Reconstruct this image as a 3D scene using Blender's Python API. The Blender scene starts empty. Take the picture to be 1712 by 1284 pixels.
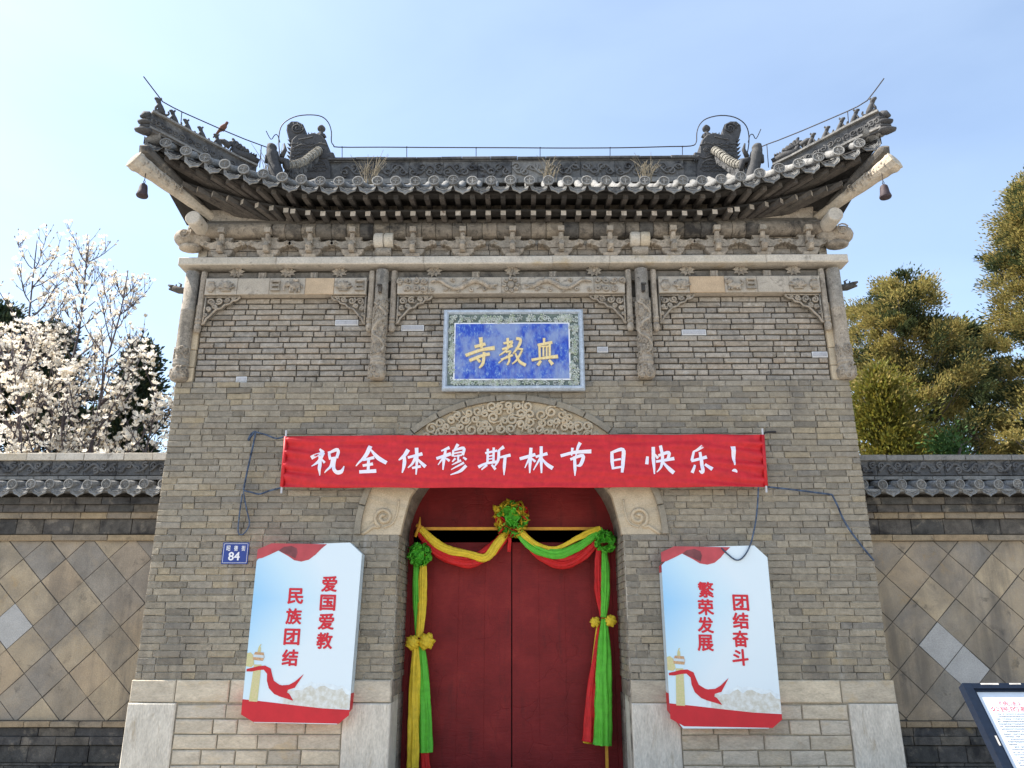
import bpy, math, random
import numpy as np
from mathutils import Vector, Matrix
R = math.radians
sc = bpy.context.scene
col = sc.collection
# ---------------------------------------------------------------- camera, sky, sun, exposure
F_PX, CAM, PITCH, YAW = 1286.0, Vector((0.115, -9.3, 1.6)), R(17.6), R(0.63)
cd = bpy.data.cameras.new('camera'); cam = bpy.data.objects.new('camera', cd); col.objects.link(cam)
cd.sensor_fit = 'HORIZONTAL'; cd.sensor_width = 36.0; cd.lens = F_PX / 1712 * 36.0
cd.clip_start = 0.05; cd.clip_end = 3000
cam.location = CAM; cam.rotation_euler = (math.pi / 2 + PITCH, 0, YAW); sc.camera = cam
SUN_AZ, SUN_EL = R(-87), R(52)          # azimuth from +Y (view direction), negative = left
world = bpy.data.worlds.new('World'); sc.world = world; world.use_nodes = True
wn = world.node_tree.nodes; wl = world.node_tree.links
for n in list(wn): wn.remove(n)
wo = wn.new('ShaderNodeOutputWorld'); wb = wn.new('ShaderNodeBackground'); ws = wn.new('ShaderNodeTexSky')
ws.sky_type = 'NISHITA'; ws.sun_disc = False; ws.sun_elevation = SUN_EL; ws.sun_rotation = SUN_AZ
ws.air_density = 1.0; ws.dust_density = 1.1; ws.ozone_density = 1.0; ws.altitude = 50
wb.inputs['Strength'].default_value = 0.12
# thin high haze veil: an even whitish addition with faint cirrus mottling
wh = wn.new('ShaderNodeMix'); wh.data_type = 'RGBA'; wh.blend_type = 'ADD'; wh.inputs[7].default_value = (.66, .72, .66, 1)
wtc = wn.new('ShaderNodeTexCoord'); wmp = wn.new('ShaderNodeMapping'); wmp.inputs['Scale'].default_value = (1.0, 1.0, 2.6); wno = wn.new('ShaderNodeTexNoise'); wno.inputs['Scale'].default_value = 2.2; wno.inputs['Detail'].default_value = 5; wno.inputs['Distortion'].default_value = .6
wmr = wn.new('ShaderNodeMapRange'); wmr.inputs[1].default_value = .3; wmr.inputs[2].default_value = .75; wmr.inputs[3].default_value = .72; wmr.inputs[4].default_value = 1.3
wl.new(wtc.outputs['Generated'], wmp.inputs['Vector']); wl.new(wmp.outputs[0], wno.inputs['Vector']); wl.new(wno.outputs['Fac'], wmr.inputs[0]); wl.new(wmr.outputs[0], wh.inputs[0]); wh.clamp_factor = False
wl.new(ws.outputs[0], wh.inputs[6]); wl.new(wh.outputs[2], wb.inputs['Color']); wl.new(wb.outputs[0], wo.inputs[0])
sd = bpy.data.lights.new('sun', 'SUN'); sun = bpy.data.objects.new('sun', sd); col.objects.link(sun)
sd.energy = 5.0; sd.angle = R(0.6); sd.color = (1.0, 0.94, 0.84)
sdir = Vector((math.sin(SUN_AZ) * math.cos(SUN_EL), math.cos(SUN_AZ) * math.cos(SUN_EL), math.sin(SUN_EL)))
sun.rotation_euler = (-sdir).to_track_quat('-Z', 'Y').to_euler(); sun.location = (-8, 12, 20)
vs = sc.view_settings
vs.view_transform = 'Standard'; vs.look = 'None'; vs.gamma = 1.0; vs.use_curve_mapping = False; vs.exposure = 1.22
sc.cycles.max_bounces = 8; sc.cycles.use_denoising = True

# ---------------------------------------------------------------- helpers
_fw = Vector((-math.sin(YAW) * math.cos(PITCH), math.cos(YAW) * math.cos(PITCH), math.sin(PITCH)))
_rt = Vector((math.cos(YAW), math.sin(YAW), 0)); _up = _rt.cross(_fw)
def P(u, v, Y):
    """point of the vertical plane y = Y seen at photo pixel (u, v)"""
    d = _fw + _rt * ((u - 856) / F_PX) + _up * ((642 - v) / F_PX)
    return CAM + d * ((Y - CAM.y) / d.y)
def PX(u, v, Y): return P(u, v, Y).x
def PZ(v, Y, u=856): return P(u, v, Y).z
rng = random.Random(7)
def V(*a): return Vector(a)
def lerp(a, b, t): return a + (b - a) * t

class MB:
    def __init__(s): s.v = []; s.f = []; s.mi = []; s.cur = 0
    def add(s, vs_, fs):
        o = len(s.v); s.v.extend([tuple(p) for p in vs_])
        s.f.extend([tuple(i + o for i in f) for f in fs]); s.mi.extend([s.cur] * len(fs)); return s
    def box(s, x0, x1, y0, y1, z0, z1):
        vs_ = [(x, y, z) for z in (z0, z1) for y in (y0, y1) for x in (x0, x1)]
        return s.add(vs_, [(0, 2, 3, 1), (4, 5, 7, 6), (0, 1, 5, 4), (2, 6, 7, 3), (0, 4, 6, 2), (1, 3, 7, 5)])
    def cbox(s, x0, x1, y0, y1, z0, z1, c=.006, j=0.0, r=rng):
        """block with chamfered front (toward -y) and jittered front corners"""
        c = min(c, (x1 - x0) * .3, (z1 - z0) * .3)
        q = [(x0, z0), (x1, z0), (x1, z1), (x0, z1)]
        sg = [(1, 1), (-1, 1), (-1, -1), (1, -1)]
        J = lambda: r.uniform(-j, j)
        fr = [(a + c * sx + J() * .5, y0 + abs(J()) * .6, b + c * sz + J() * .5) for (a, b), (sx, sz) in zip(q, sg)]
        md = [(a + J() * .4, y0 + c, b + J() * .4) for a, b in q]
        bk = [(a, y1, b) for a, b in q]
        fs = [(0, 1, 2, 3), (11, 10, 9, 8)]
        for i in range(4):
            k = (i + 1) % 4
            fs += [(i, i + 4, k + 4, k), (i + 4, i + 8, k + 8, k + 4)]
        return s.add(fr + md + bk, fs)
    def prism(s, pts, y0, y1, c=0.0):
        """outline pts (x,z), counter-clockwise seen from -y; extruded y0 (front) .. y1"""
        n = len(pts)
        a = sum(pts[i][0] * pts[(i + 1) % n][1] - pts[(i + 1) % n][0] * pts[i][1] for i in range(n))
        if a < 0: pts = pts[::-1]
        vs_ = []
        if c > 0:
            cx = sum(p[0] for p in pts) / n; cz = sum(p[1] for p in pts) / n
            for x, z in pts:
                d = math.hypot(x - cx, z - cz) or 1
                k = max(0, 1 - c / d); vs_.append((cx + (x - cx) * k, y0, cz + (z - cz) * k))
            vs_ += [(x, y0 + c, z) for x, z in pts]; m = 2
        else:
            vs_ += [(x, y0, z) for x, z in pts]; m = 1
        vs_ += [(x, y1, z) for x, z in pts]
        fs = [tuple(range(n)), tuple(range(m * n + n - 1, m * n - 1, -1))]
        for L in range(m):
            for i in range(n):
                k = (i + 1) % n; fs.append((L * n + i, (L + 1) * n + i, (L + 1) * n + k, L * n + k))
        return s.add(vs_, fs)
    def tube(s, pts, rad, n=6, cap=True, squash=None):
        pts = [Vector(p) for p in pts]
        if not hasattr(rad, '__len__'): rad = [rad] * len(pts)
        vs_ = []; fs = []; ref = None
        for i, p in enumerate(pts):
            t = (pts[min(i + 1, len(pts) - 1)] - pts[max(i - 1, 0)])
            if t.length < 1e-9: t = Vector((0, 0, 1))
            t.normalize()
            if ref is None:
                ref = Vector((0, 1, 0)) if abs(t.y) < .9 else Vector((1, 0, 0))
            a = (ref - t * ref.dot(t))
            if a.length < 1e-6: a = t.orthogonal()
            a.normalize(); b = t.cross(a); ref = a
            for k in range(n):
                th = 2 * math.pi * k / n
                q = a * math.cos(th) * (squash or 1) + b * math.sin(th)
                vs_.append(p + q * rad[i])
        for i in range(len(pts) - 1):
            for k in range(n):
                j = (k + 1) % n
                fs.append((i * n + k, i * n + j, (i + 1) * n + j, (i + 1) * n + k))
        if cap:
            fs.append(tuple(range(n - 1, -1, -1))); m = (len(pts) - 1) * n; fs.append(tuple(range(m, m + n)))
        return s.add(vs_, fs)
    def lathe(s, prof, base=(0, 0, 0), axis='Z', n=16):
        """prof: list of (radius, height)"""
        vs_ = []; fs = []
        for r_, h in prof:
            for k in range(n):
                a = 2 * math.pi * k / n; x, y = r_ * math.cos(a), r_ * math.sin(a)
                p = (x, y, h) if axis == 'Z' else ((h, x, y) if axis == 'X' else (x, h, y))
                vs_.append((p[0] + base[0], p[1] + base[1], p[2] + base[2]))
        fl = axis == 'Y'
        for i in range(len(prof) - 1):
            for k in range(n):
                j = (k + 1) % n; q = (i * n + k, i * n + j, (i + 1) * n + j, (i + 1) * n + k)
                fs.append(q[::-1] if fl else q)
        e = len(prof) - 1
        b0 = tuple(range(n - 1, -1, -1)); b1 = tuple(range(e * n, e * n + n))
        fs += [b0[::-1], b1[::-1]] if fl else [b0, b1]
        return s.add(vs_, fs)
    def blob(s, c, r, n=8, m=6, fn=None):
        """ellipsoid; r = (rx,ry,rz)"""
        vs_ = []; fs = []
        for i in range(m + 1):
            ph = math.pi * i / m
            for k in range(n):
                th = 2 * math.pi * k / n
                p = Vector((math.sin(ph) * math.cos(th), math.sin(ph) * math.sin(th), math.cos(ph)))
                if fn: p = p * fn(p)
                vs_.append((c[0] + p.x * r[0], c[1] + p.y * r[1], c[2] + p.z * r[2]))
        for i in range(m):
            for k in range(n):
                j = (k + 1) % n; fs.append((i * n + k, (i + 1) * n + k, (i + 1) * n + j, i * n + j))
        return s.add(vs_, fs)
    def mesh(s, name, mats, smooth=False):
        me = bpy.data.meshes.new(name); me.from_pydata(s.v, [], s.f)
        for m in (mats if isinstance(mats, (list, tuple)) else [mats]): me.materials.append(m)
        if any(s.mi): me.polygons.foreach_set('material_index', s.mi)
        if smooth: me.polygons.foreach_set('use_smooth', [True] * len(me.polygons))
        me.update(); return me
    def build(s, name, mats, parent=None, smooth=False, **kw):
        return obj(name, s.mesh(name, mats, smooth), parent, **kw)

def obj(name, me, parent=None, loc=None, rot=None, scale=None, kind=None):
    o = bpy.data.objects.new(name, me); col.objects.link(o)
    if loc is not None: o.location = loc
    if rot is not None: o.rotation_euler = rot
    if scale is not None: o.scale = scale
    if parent is not None:
        o.parent = parent; o.matrix_parent_inverse = parent.matrix_basis.inverted()
    if kind: o['kind'] = kind
    return o
def thing(name, label, cat, loc, group=None):
    o = bpy.data.objects.new(name, None); col.objects.link(o); o.location = loc
    o.empty_display_size = .1
    return tag(o, label, cat, group)
def tag(o, label, cat, group=None):
    o['label'] = label; o['category'] = cat
    if group: o['group'] = group
    return o
def np_mesh(name, verts, quads, mat, smooth=False):
    me = bpy.data.meshes.new(name); nv = len(verts); nf = len(quads); k = quads.shape[1]
    me.vertices.add(nv); me.vertices.foreach_set('co', np.ascontiguousarray(verts, dtype=np.float32).ravel())
    me.loops.add(nf * k); me.loops.foreach_set('vertex_index', np.ascontiguousarray(quads, dtype=np.int32).ravel())
    me.polygons.add(nf); me.polygons.foreach_set('loop_start', np.arange(0, nf * k, k, dtype=np.int32))
    me.polygons.foreach_set('loop_total', np.full(nf, k, dtype=np.int32))
    me.materials.append(mat); me.update(calc_edges=True); me.validate()
    return me
def smooth_path(pts, k=4):
    """Catmull-Rom through pts"""
    pts = [Vector(p) for p in pts]; out = []
    for i in range(len(pts) - 1):
        p0, p1, p2, p3 = pts[max(i - 1, 0)], pts[i], pts[i + 1], pts[min(i + 2, len(pts) - 1)]
        for j in range(k):
            t = j / k
            out.append(.5 * ((2 * p1) + (p2 - p0) * t + (2 * p0 - 5 * p1 + 4 * p2 - p3) * t * t + (3 * p1 - p0 - 3 * p2 + p3) * t ** 3))
    out.append(pts[-1]); return out
def spiral(cx, cz, r, turns, a0, y, n=14, sgn=1, r_end=.15):
    return [V(cx + lerp(r, r * r_end, i / n) * math.cos(a0 + sgn * 2 * math.pi * turns * i / n), y,
              cz + lerp(r, r * r_end, i / n) * math.sin(a0 + sgn * 2 * math.pi * turns * i / n)) for i in range(n + 1)]

# ---------------------------------------------------------------- materials
def nt(name):
    m = bpy.data.materials.new(name); m.use_nodes = True; t = m.node_tree
    for n in list(t.nodes): t.nodes.remove(n)
    o = t.nodes.new('ShaderNodeOutputMaterial'); b = t.nodes.new('ShaderNodeBsdfPrincipled')
    t.links.new(b.outputs[0], o.inputs[0]); return m, t, b, o
def N(t, typ, **kw):
    n = t.nodes.new(typ)
    for k, v in kw.items(): setattr(n, k, v)
    return n
def ramp(t, fac, stops, interp='LINEAR'):
    r = N(t, 'ShaderNodeValToRGB'); r.color_ramp.interpolation = interp; e = r.color_ramp.elements
    while len(e) < len(stops): e.new(.5)
    for el, (p, c) in zip(e, stops):
        el.position = p; el.color = (*c, 1) if len(c) == 3 else c
    t.links.new(fac, r.inputs[0]); return r.outputs[0]
def noise(t, vec, scale, detail=4, rough=.6, dist=0.0):
    n = N(t, 'ShaderNodeTexNoise'); n.inputs['Scale'].default_value = scale; n.inputs['Detail'].default_value = detail
    n.inputs['Roughness'].default_value = rough; n.inputs['Distortion'].default_value = dist
    if vec is not None: t.links.new(vec, n.inputs['Vector'])
    return n.outputs['Fac']
def mix(t, a, b, fac, mode='MIX'):
    m = N(t, 'ShaderNodeMix', data_type='RGBA', blend_type=mode)
    for s, x in ((m.inputs[0], fac), (m.inputs[6], a), (m.inputs[7], b)):
        if isinstance(x, (int, float)): s.default_value = x
        elif isinstance(x, tuple): s.default_value = (*x, 1)
        else: t.links.new(x, s)
    return m.outputs[2]
def math_(t, op, a, b=0.0):
    m = N(t, 'ShaderNodeMath', operation=op)
    for s, x in ((m.inputs[0], a), (m.inputs[1], b)):
        if isinstance(x, (int, float)): s.default_value = x
        else: t.links.new(x, s)
    return m.outputs[0]
def rnd_(t):
    g = N(t, 'ShaderNodeNewGeometry'); oi = N(t, 'ShaderNodeObjectInfo')
    return math_(t, 'FRACT', math_(t, 'ADD', g.outputs['Random Per Island'], oi.outputs['Random']))
def vec_(t, scale=(1, 1, 1)):
    g = N(t, 'ShaderNodeNewGeometry'); m = N(t, 'ShaderNodeMapping'); m.inputs['Scale'].default_value = scale
    t.links.new(g.outputs['Position'], m.inputs['Vector']); return m.outputs[0]
def stone(name, cols, rough=.9, var=.35, nsc=9, bump=.35, bsc=70, stains=(), spec=.25, grain=.18, squash=(1, 1, 1), bdist=.004, streaks=()):
    """weathered masonry: one tone per piece, mottling, grain, stains [(colour, scale, lo, hi, strength)]"""
    m, t, b, o = nt(name); v = vec_(t, squash)
    cols = list(cols) * 2 if len(cols) == 1 else cols
    k = len(cols)
    c = ramp(t, rnd_(t), [(i / max(1, k - 1), x) for i, x in enumerate(cols)])
    n1 = noise(t, v, nsc, 5, .65)
    c = mix(t, c, ramp(t, n1, [(.25, (1 - var,) * 3), (.75, (1 + var * .6,) * 3)]), 1.0, 'MULTIPLY')
    n2 = noise(t, v, bsc, 3, .7)
    c = mix(t, c, ramp(t, n2, [(.3, (1 - grain,) * 3), (.7, (1 + grain,) * 3)]), 1.0, 'MULTIPLY')
    for (sc_, s_, lo, hi, st) in stains:
        w = ramp(t, noise(t, v, s_, 6, .7, .4), [(lo, (0, 0, 0)), (hi, (st,) * 3)])
        c = mix(t, c, sc_, w)
    for (sc_, s_, lo, hi, st) in streaks:
        w = ramp(t, noise(t, vec_(t, (1, 1, .14)), s_, 5, .65, .2), [(lo, (0, 0, 0)), (hi, (st,) * 3)])
        w = mix(t, w, ramp(t, noise(t, vec_(t), .55, 2), [(.42, (0, 0, 0)), (.6, (1, 1, 1))]), 1.0, 'MULTIPLY')
        c = mix(t, c, sc_, w)
    t.links.new(c, b.inputs['Base Color']); b.inputs['Roughness'].default_value = rough
    b.inputs['Specular IOR Level'].default_value = spec
    bp = N(t, 'ShaderNodeBump'); bp.inputs['Strength'].default_value = bump; bp.inputs['Distance'].default_value = bdist * 3
    h = math_(t, 'ADD', n2, math_(t, 'MULTIPLY', n1, 1.4))
    t.links.new(h, bp.inputs['Height']); t.links.new(bp.outputs[0], b.inputs['Normal'])
    return m
def plain(name, c, rough=.6, metal=0, spec=.4, var=.12, nsc=20, bump=0.0, bsc=80, c2=None):
    m, t, b, o = nt(name); v = vec_(t)
    n1 = noise(t, v, nsc, 4, .6)
    if c2: cc = ramp(t, n1, [(.35, c), (.65, c2)])
    else: cc = mix(t, c, ramp(t, n1, [(.25, (1 - var,) * 3), (.75, (1 + var,) * 3)]), 1.0, 'MULTIPLY')
    t.links.new(cc, b.inputs['Base Color']); b.inputs['Roughness'].default_value = rough; b.inputs['Metallic'].default_value = metal
    b.inputs['Specular IOR Level'].default_value = spec
    if bump:
        bp = N(t, 'ShaderNodeBump'); bp.inputs['Strength'].default_value = bump; bp.inputs['Distance'].default_value = .01
        t.links.new(noise(t, v, bsc, 3), bp.inputs['Height']); t.links.new(bp.outputs[0], b.inputs['Normal'])
    return m
def cloth(name, c, rough=.45, trans=.22, bsc=26, bump=.75, c2=None):
    m, t, b, o = nt(name); v = vec_(t)
    n1 = noise(t, v, 14, 4, .6)
    cc = mix(t, c, ramp(t, n1, [(.25, (.8,) * 3), (.75, (1.15,) * 3)]), 1.0, 'MULTIPLY')
    if c2: cc = mix(t, cc, c2, ramp(t, noise(t, v, 5, 3), [(.5, (0, 0, 0)), (.7, (.6,) * 3)]))
    t.links.new(cc, b.inputs['Base Color']); b.inputs['Roughness'].default_value = rough
    b.inputs['Specular IOR Level'].default_value = .35
    bp = N(t, 'ShaderNodeBump'); bp.inputs['Strength'].default_value = bump; bp.inputs['Distance'].default_value = .02
    t.links.new(noise(t, vec_(t, (1, 1, .22)), bsc, 5, .65, 1.2), bp.inputs['Height']); t.links.new(bp.outputs[0], b.inputs['Normal'])
    tr = N(t, 'ShaderNodeBsdfTranslucent'); t.links.new(cc, tr.inputs[0]); mx = N(t, 'ShaderNodeMixShader'); mx.inputs[0].default_value = trans
    t.links.new(b.outputs[0], mx.inputs[1]); t.links.new(tr.outputs[0], mx.inputs[2]); t.links.new(mx.outputs[0], o.inputs[0])
    return m
def leaf(name, cols, trans=.3, rough=.6):
    m, t, b, o = nt(name)
    c = ramp(t, rnd_(t), [(i / (len(cols) - 1), x) for i, x in enumerate(cols)])
    c = mix(t, c, ramp(t, noise(t, vec_(t), 1.6, 3), [(.3, (.8,) * 3), (.7, (1.35,) * 3)]), 1.0, 'MULTIPLY')
    t.links.new(c, b.inputs['Base Color']); b.inputs['Roughness'].default_value = rough; b.inputs['Specular IOR Level'].default_value = .2
    tr = N(t, 'ShaderNodeBsdfTranslucent'); t.links.new(c, tr.inputs[0]); mx = N(t, 'ShaderNodeMixShader'); mx.inputs[0].default_value = trans
    t.links.new(b.outputs[0], mx.inputs[1]); t.links.new(tr.outputs[0], mx.inputs[2]); t.links.new(mx.outputs[0], o.inputs[0])
    return m
BLK = (.018, .017, .018)
M = {}
M['brick'] = stone('grey_brick', [(.20, .175, .138), (.28, .24, .187), (.325, .28, .213), (.25, .222, .18), (.365, .312, .235), (.30, .255, .19), (.225, .203, .172), (.35, .285, .192), (.31, .275, .225)],
                   var=.30, nsc=16, bump=.6, bsc=80, grain=.22, stains=[((.46, .42, .35), 10, .60, .73, .6), ((.085, .075, .065), 22, .63, .73, .6), ((.12, .11, .095), 2.6, .60, .74, .55), ((.36, .27, .14), 2.1, .62, .75, .4)], streaks=[((.11, .10, .09), 2.4, .50, .68, .6), ((.5, .47, .42), 5, .60, .72, .55)])
M['brick_up'] = stone('weathered_brick', [(.26, .225, .185), (.33, .285, .23), (.38, .33, .27), (.29, .26, .225), (.41, .36, .30), (.34, .275, .21)],
                      var=.35, nsc=18, bump=.7, bsc=80, grain=.25, stains=[((.52, .48, .43), 11, .56, .70, .65), ((.06, .054, .048), 5, .58, .72, .7), ((.05, .045, .04), 24, .62, .72, .65)])
M['brick_new'] = stone('patch_brick', [(.40, .40, .42), (.46, .45, .46)], var=.15)
M['mortar'] = stone('mortar', [(.52, .47, .39)], var=.5, nsc=6, bump=.5, stains=[((.08, .072, .062), 3.4, .48, .62, .8)])
M['mortar_dark'] = stone('dark_mortar', [(.10, .088, .074)], var=.4, nsc=8, bump=.4)
M['mortar_white'] = plain('white_mortar', (.62, .62, .62), .9, var=.1)
M['lime'] = stone('limestone', [(.43, .365, .275), (.54, .47, .37), (.47, .415, .335), (.58, .49, .36), (.39, .34, .27)], var=.25, nsc=7, bump=.5, bsc=45, grain=.16,
                  stains=[((.50, .34, .15), 3.2, .56, .74, .5), ((.20, .18, .15), 6, .60, .74, .5)], squash=(.7, 1, 1.6))
M['lime_white'] = stone('pale_limestone', [(.56, .51, .43), (.62, .57, .49)], var=.22, nsc=6, bump=.8, bsc=40, stains=[((.33, .26, .17), 5, .56, .70, .65), ((.16, .13, .1), 17, .66, .74, .6)], squash=(1.5, 1, .5))
M['arch'] = stone('arch_stone', [(.50, .40, .27), (.54, .44, .31), (.47, .39, .28)], var=.22, nsc=5, bump=.45, bsc=60, stains=[((.17, .14, .10), 5, .62, .74, .65), ((.52, .30, .12), 2.5, .6, .75, .5)])
M['reveal'] = stone('reveal_stone', [(.20, .165, .13), (.25, .21, .17)], var=.45, nsc=5, bump=.7, stains=[((.38, .34, .29), 6, .55, .7, .6)], squash=(1.6, .5, 2.5))
M['trim'] = stone('trim_brick', [(.25, .215, .165), (.30, .26, .2), (.22, .195, .16)], var=.3, nsc=12, stains=[((.45, .47, .5), 6, .62, .74, .5)])
M['carved'] = stone('carved_stone', [(.33, .28, .225), (.40, .34, .27), (.30, .265, .22), (.44, .37, .29)], var=.38, nsc=13, bump=.7, bsc=60, grain=.25,
                    stains=[((.045, .04, .036), 22, .57, .68, .8), ((.09, .078, .066), 5, .56, .70, .65), ((.54, .48, .40), 9, .60, .74, .55)])
M['slab'] = stone('ledge_stone', [(.47, .42, .345), (.54, .49, .42), (.50, .43, .33)], var=.2, nsc=5, bump=.5, bsc=50, stains=[((.10, .085, .07), 6, .58, .72, .75), ((.42, .31, .16), 3, .56, .72, .55)])
M['beam'] = stone('beam_stone', [(.43, .375, .305), (.47, .415, .345)], var=.22, nsc=7, bump=.5, stains=[((.08, .07, .06), 7, .54, .70, .75)])
M['beam_warm'] = stone('warm_beam_stone', [(.50, .36, .23), (.47, .39, .29)], var=.2, nsc=6, bump=.4, stains=[((.2, .15, .1), 5, .64, .76, .5)])
M['dark'] = stone('blackened_brick', [(.055, .052, .05), (.085, .08, .072), (.12, .105, .09), (.07, .068, .068), (.16, .135, .105)], var=.45, nsc=10, bump=.7, stains=[((.28, .235, .18), 5, .56, .70, .7), (BLK, 3, .5, .66, .8), ((.3, .22, .09), 2.2, .64, .74, .5)])
M['purlin'] = stone('purlin_stone', [(.17, .15, .125), (.25, .21, .165), (.10, .093, .085), (.30, .25, .19)], var=.45, nsc=11, bump=.6, stains=[(BLK, 4.5, .48, .64, .85), (BLK, 15, .55, .68, .6), ((.34, .30, .25), 8, .64, .76, .4)])
M['tile'] = stone('grey_roof_tile', [(.22, .218, .212), (.28, .275, .265), (.18, .18, .178), (.33, .32, .30)], var=.4, nsc=18, bump=.7, bsc=90, grain=.28,
                  stains=[((.03, .03, .032), 9, .55, .68, .8), ((.48, .46, .43), 13, .60, .72, .6)])
M['ridge'] = stone('ridge_tile', [(.085, .085, .088), (.12, .12, .12), (.15, .145, .14)], var=.4, nsc=14, bump=.6, stains=[((.02, .02, .024), 5, .5, .68, .8), ((.30, .29, .27), 10, .62, .74, .55)])
M['ridge_pale'] = stone('pale_ridge_tile', [(.20, .195, .185), (.23, .22, .205)], var=.35, nsc=14, bump=.6, stains=[((.05, .05, .05), 6, .55, .7, .7)])
M['statue'] = stone('roof_figure_glaze', [(.055, .055, .058), (.08, .078, .078)], var=.4, nsc=20, bump=.5, rough=.75, stains=[((.16, .15, .14), 12, .62, .74, .5)])
M['scale'] = stone('pale_scaled_ridge', [(.32, .30, .26), (.37, .345, .295)], var=.4, nsc=20, bump=.8, bsc=60, stains=[((.05, .046, .042), 14, .5, .62, .85)])
M['rafter'] = stone('rafter_stone', [(.085, .075, .068), (.12, .105, .09), (.06, .056, .052)], var=.4, nsc=14, bump=.5, stains=[(BLK, 7, .5, .66, .7)])
M['rafter_end'] = stone('pale_rafter_end', [(.46, .39, .32), (.40, .35, .29), (.50, .44, .37)], var=.25, nsc=30, stains=[((.10, .05, .03), 16, .56, .68, .8)])
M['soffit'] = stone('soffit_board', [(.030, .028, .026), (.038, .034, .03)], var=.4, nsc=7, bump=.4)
M['cornerbeam'] = stone('corner_beam_stone', [(.46, .39, .30), (.48, .42, .34)], var=.25, nsc=7, bump=.6, bsc=40, stains=[((.26, .235, .2), 5, .52, .68, .6), ((.45, .29, .10), 3, .6, .75, .5)])
M['panel'] = stone('wall_square_tile', [(.28, .235, .18), (.39, .31, .21), (.25, .22, .18), (.44, .35, .235), (.22, .20, .17), (.37, .285, .195), (.30, .25, .195), (.24, .215, .185), (.42, .34, .24)],
                   var=.3, nsc=4, bump=.45, bsc=60, grain=.14, stains=[((.46, .345, .21), .75, .46, .66, .45), ((.17, .15, .128), 1.3, .48, .66, .5), ((.055, .05, .046), 4.5, .60, .73, .7), ((.40, .25, .09), 2.6, .6, .74, .5), ((.24, .07, .055), 1.5, .66, .76, .45), ((.5, .47, .42), 22, .68, .76, .6)], streaks=[((.10, .09, .08), 2.2, .48, .64, .65)])
M['panel_new'] = stone('new_square_tile', [(.40, .385, .36), (.34, .33, .325)], var=.15, nsc=5, bump=.3)
M['warmledge'] = stone('warm_ledge_brick', [(.30, .22, .135), (.25, .205, .15), (.33, .25, .155), (.19, .165, .14)], var=.3, nsc=9, bump=.5, stains=[(BLK, 4, .58, .72, .6)])
M['door'] = None
M['glaze'] = stone('celadon_glaze', [(.50, .55, .52), (.60, .63, .60), (.42, .50, .36)], rough=.35, spec=.5, var=.3, nsc=24, bump=.3, stains=[((.10, .13, .17), 14, .55, .68, .75), ((.28, .34, .22), 9, .55, .7, .6)])
M['glaze_rim'] = stone('plaque_rim_glaze', [(.42, .48, .56)], rough=.3, spec=.5, var=.3, nsc=20, bump=.25, stains=[((.08, .10, .14), 9, .6, .72, .75), ((.62, .68, .74), 12, .55, .7, .6)])
M['gold'] = plain('gilt_letter', (.72, .52, .2), .45, spec=.5, var=.3, nsc=40, bump=.3, c2=(.80, .66, .36))
M['iron'] = plain('dark_iron', (.035, .03, .032), .6, metal=.3, var=.3, bump=.3)
M['bell'] = plain('rusty_bell_iron', (.05, .035, .04), .7, metal=.2, var=.4, bump=.4)
M['red_cloth'] = cloth('red_cloth', (.70, .02, .02)); M['yellow_cloth'] = cloth('yellow_cloth', (.90, .66, .045))
M['green_cloth'] = cloth('green_cloth', (.14, .62, .05)); M['banner'] = cloth('banner_cloth', (.60, .02, .028), .5, .08, 16, .12)
M['white_print'] = plain('white_print', (.80, .76, .84), .6, var=.03)
M['frame_wood'] = plain('ochre_painted_wood', (.60, .29, .025), .55, var=.2)
M['rope'] = plain('blue_rope', (.018, .028, .055), .85, var=.4, c2=(.09, .13, .20)); M['string'] = plain('pale_string', (.50, .50, .52), .8)
M['red_print'] = plain('red_print', (.52, .012, .022), .5, var=.12, nsc=6)
M['red_letter'] = plain('red_letter_print', (.58, .015, .03), .5, var=.03)
M['scarf'] = plain('scarf_print', (.44, .06, .07), .5, var=.3, nsc=4); M['scarf_dark'] = plain('scarf_fold_print', (.17, .045, .05), .5, var=.5, nsc=8)
M['print_gold'] = plain('column_print', (.62, .52, .30), .5, var=.5, nsc=50, c2=(.50, .50, .22)); M['print_gold2'] = plain('capital_print', (.50, .30, .16), .5, var=.4, nsc=40)
M['print_haze'] = plain('landscape_print', (.66, .68, .66), .5, var=.4, nsc=22, c2=(.52, .50, .42)); M['print_pale'] = plain('pale_landscape_print', (.66, .73, .76), .5, var=.15, nsc=14)
M['side_white'] = plain('poster_side_vinyl', (.52, .60, .64), .5, var=.08)
M['enamel_blue'] = plain('blue_enamel', (.010, .035, .22), .35, spec=.5, var=.15); M['enamel_white'] = plain('white_enamel', (.78, .78, .8), .4, var=.03)
M['navy'] = plain('navy_painted_steel', (.006, .012, .026), .55, spec=.3, var=.25, nsc=30); M['chip'] = plain('chipped_paint', (.5, .47, .43), .8, var=.3)
M['paper'] = plain('board_paper', (.62, .68, .75), .4, var=.04); M['ink'] = plain('grey_ink', (.16, .18, .21), .7, var=.05); M['red_ink'] = plain('red_ink', (.55, .08, .09), .7, var=.05)
M['bark'] = stone('bark', [(.09, .075, .065), (.12, .10, .085)], var=.4, nsc=12, bump=.8, squash=(1, 1, .3)); M['twig'] = plain('grey_twig', (.085, .07, .075), .85, var=.3)
M['weed'] = plain('dry_weed', (.21, .175, .12), .9, var=.3)
M['petal'] = leaf('magnolia_petal', [(.78, .75, .68), (.82, .79, .73), (.66, .56, .42), (.84, .82, .77), (.76, .70, .62)], .35)
M['bud'] = leaf('magnolia_bud', [(.22, .17, .12), (.34, .27, .17), (.18, .13, .10)], .1)
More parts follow.
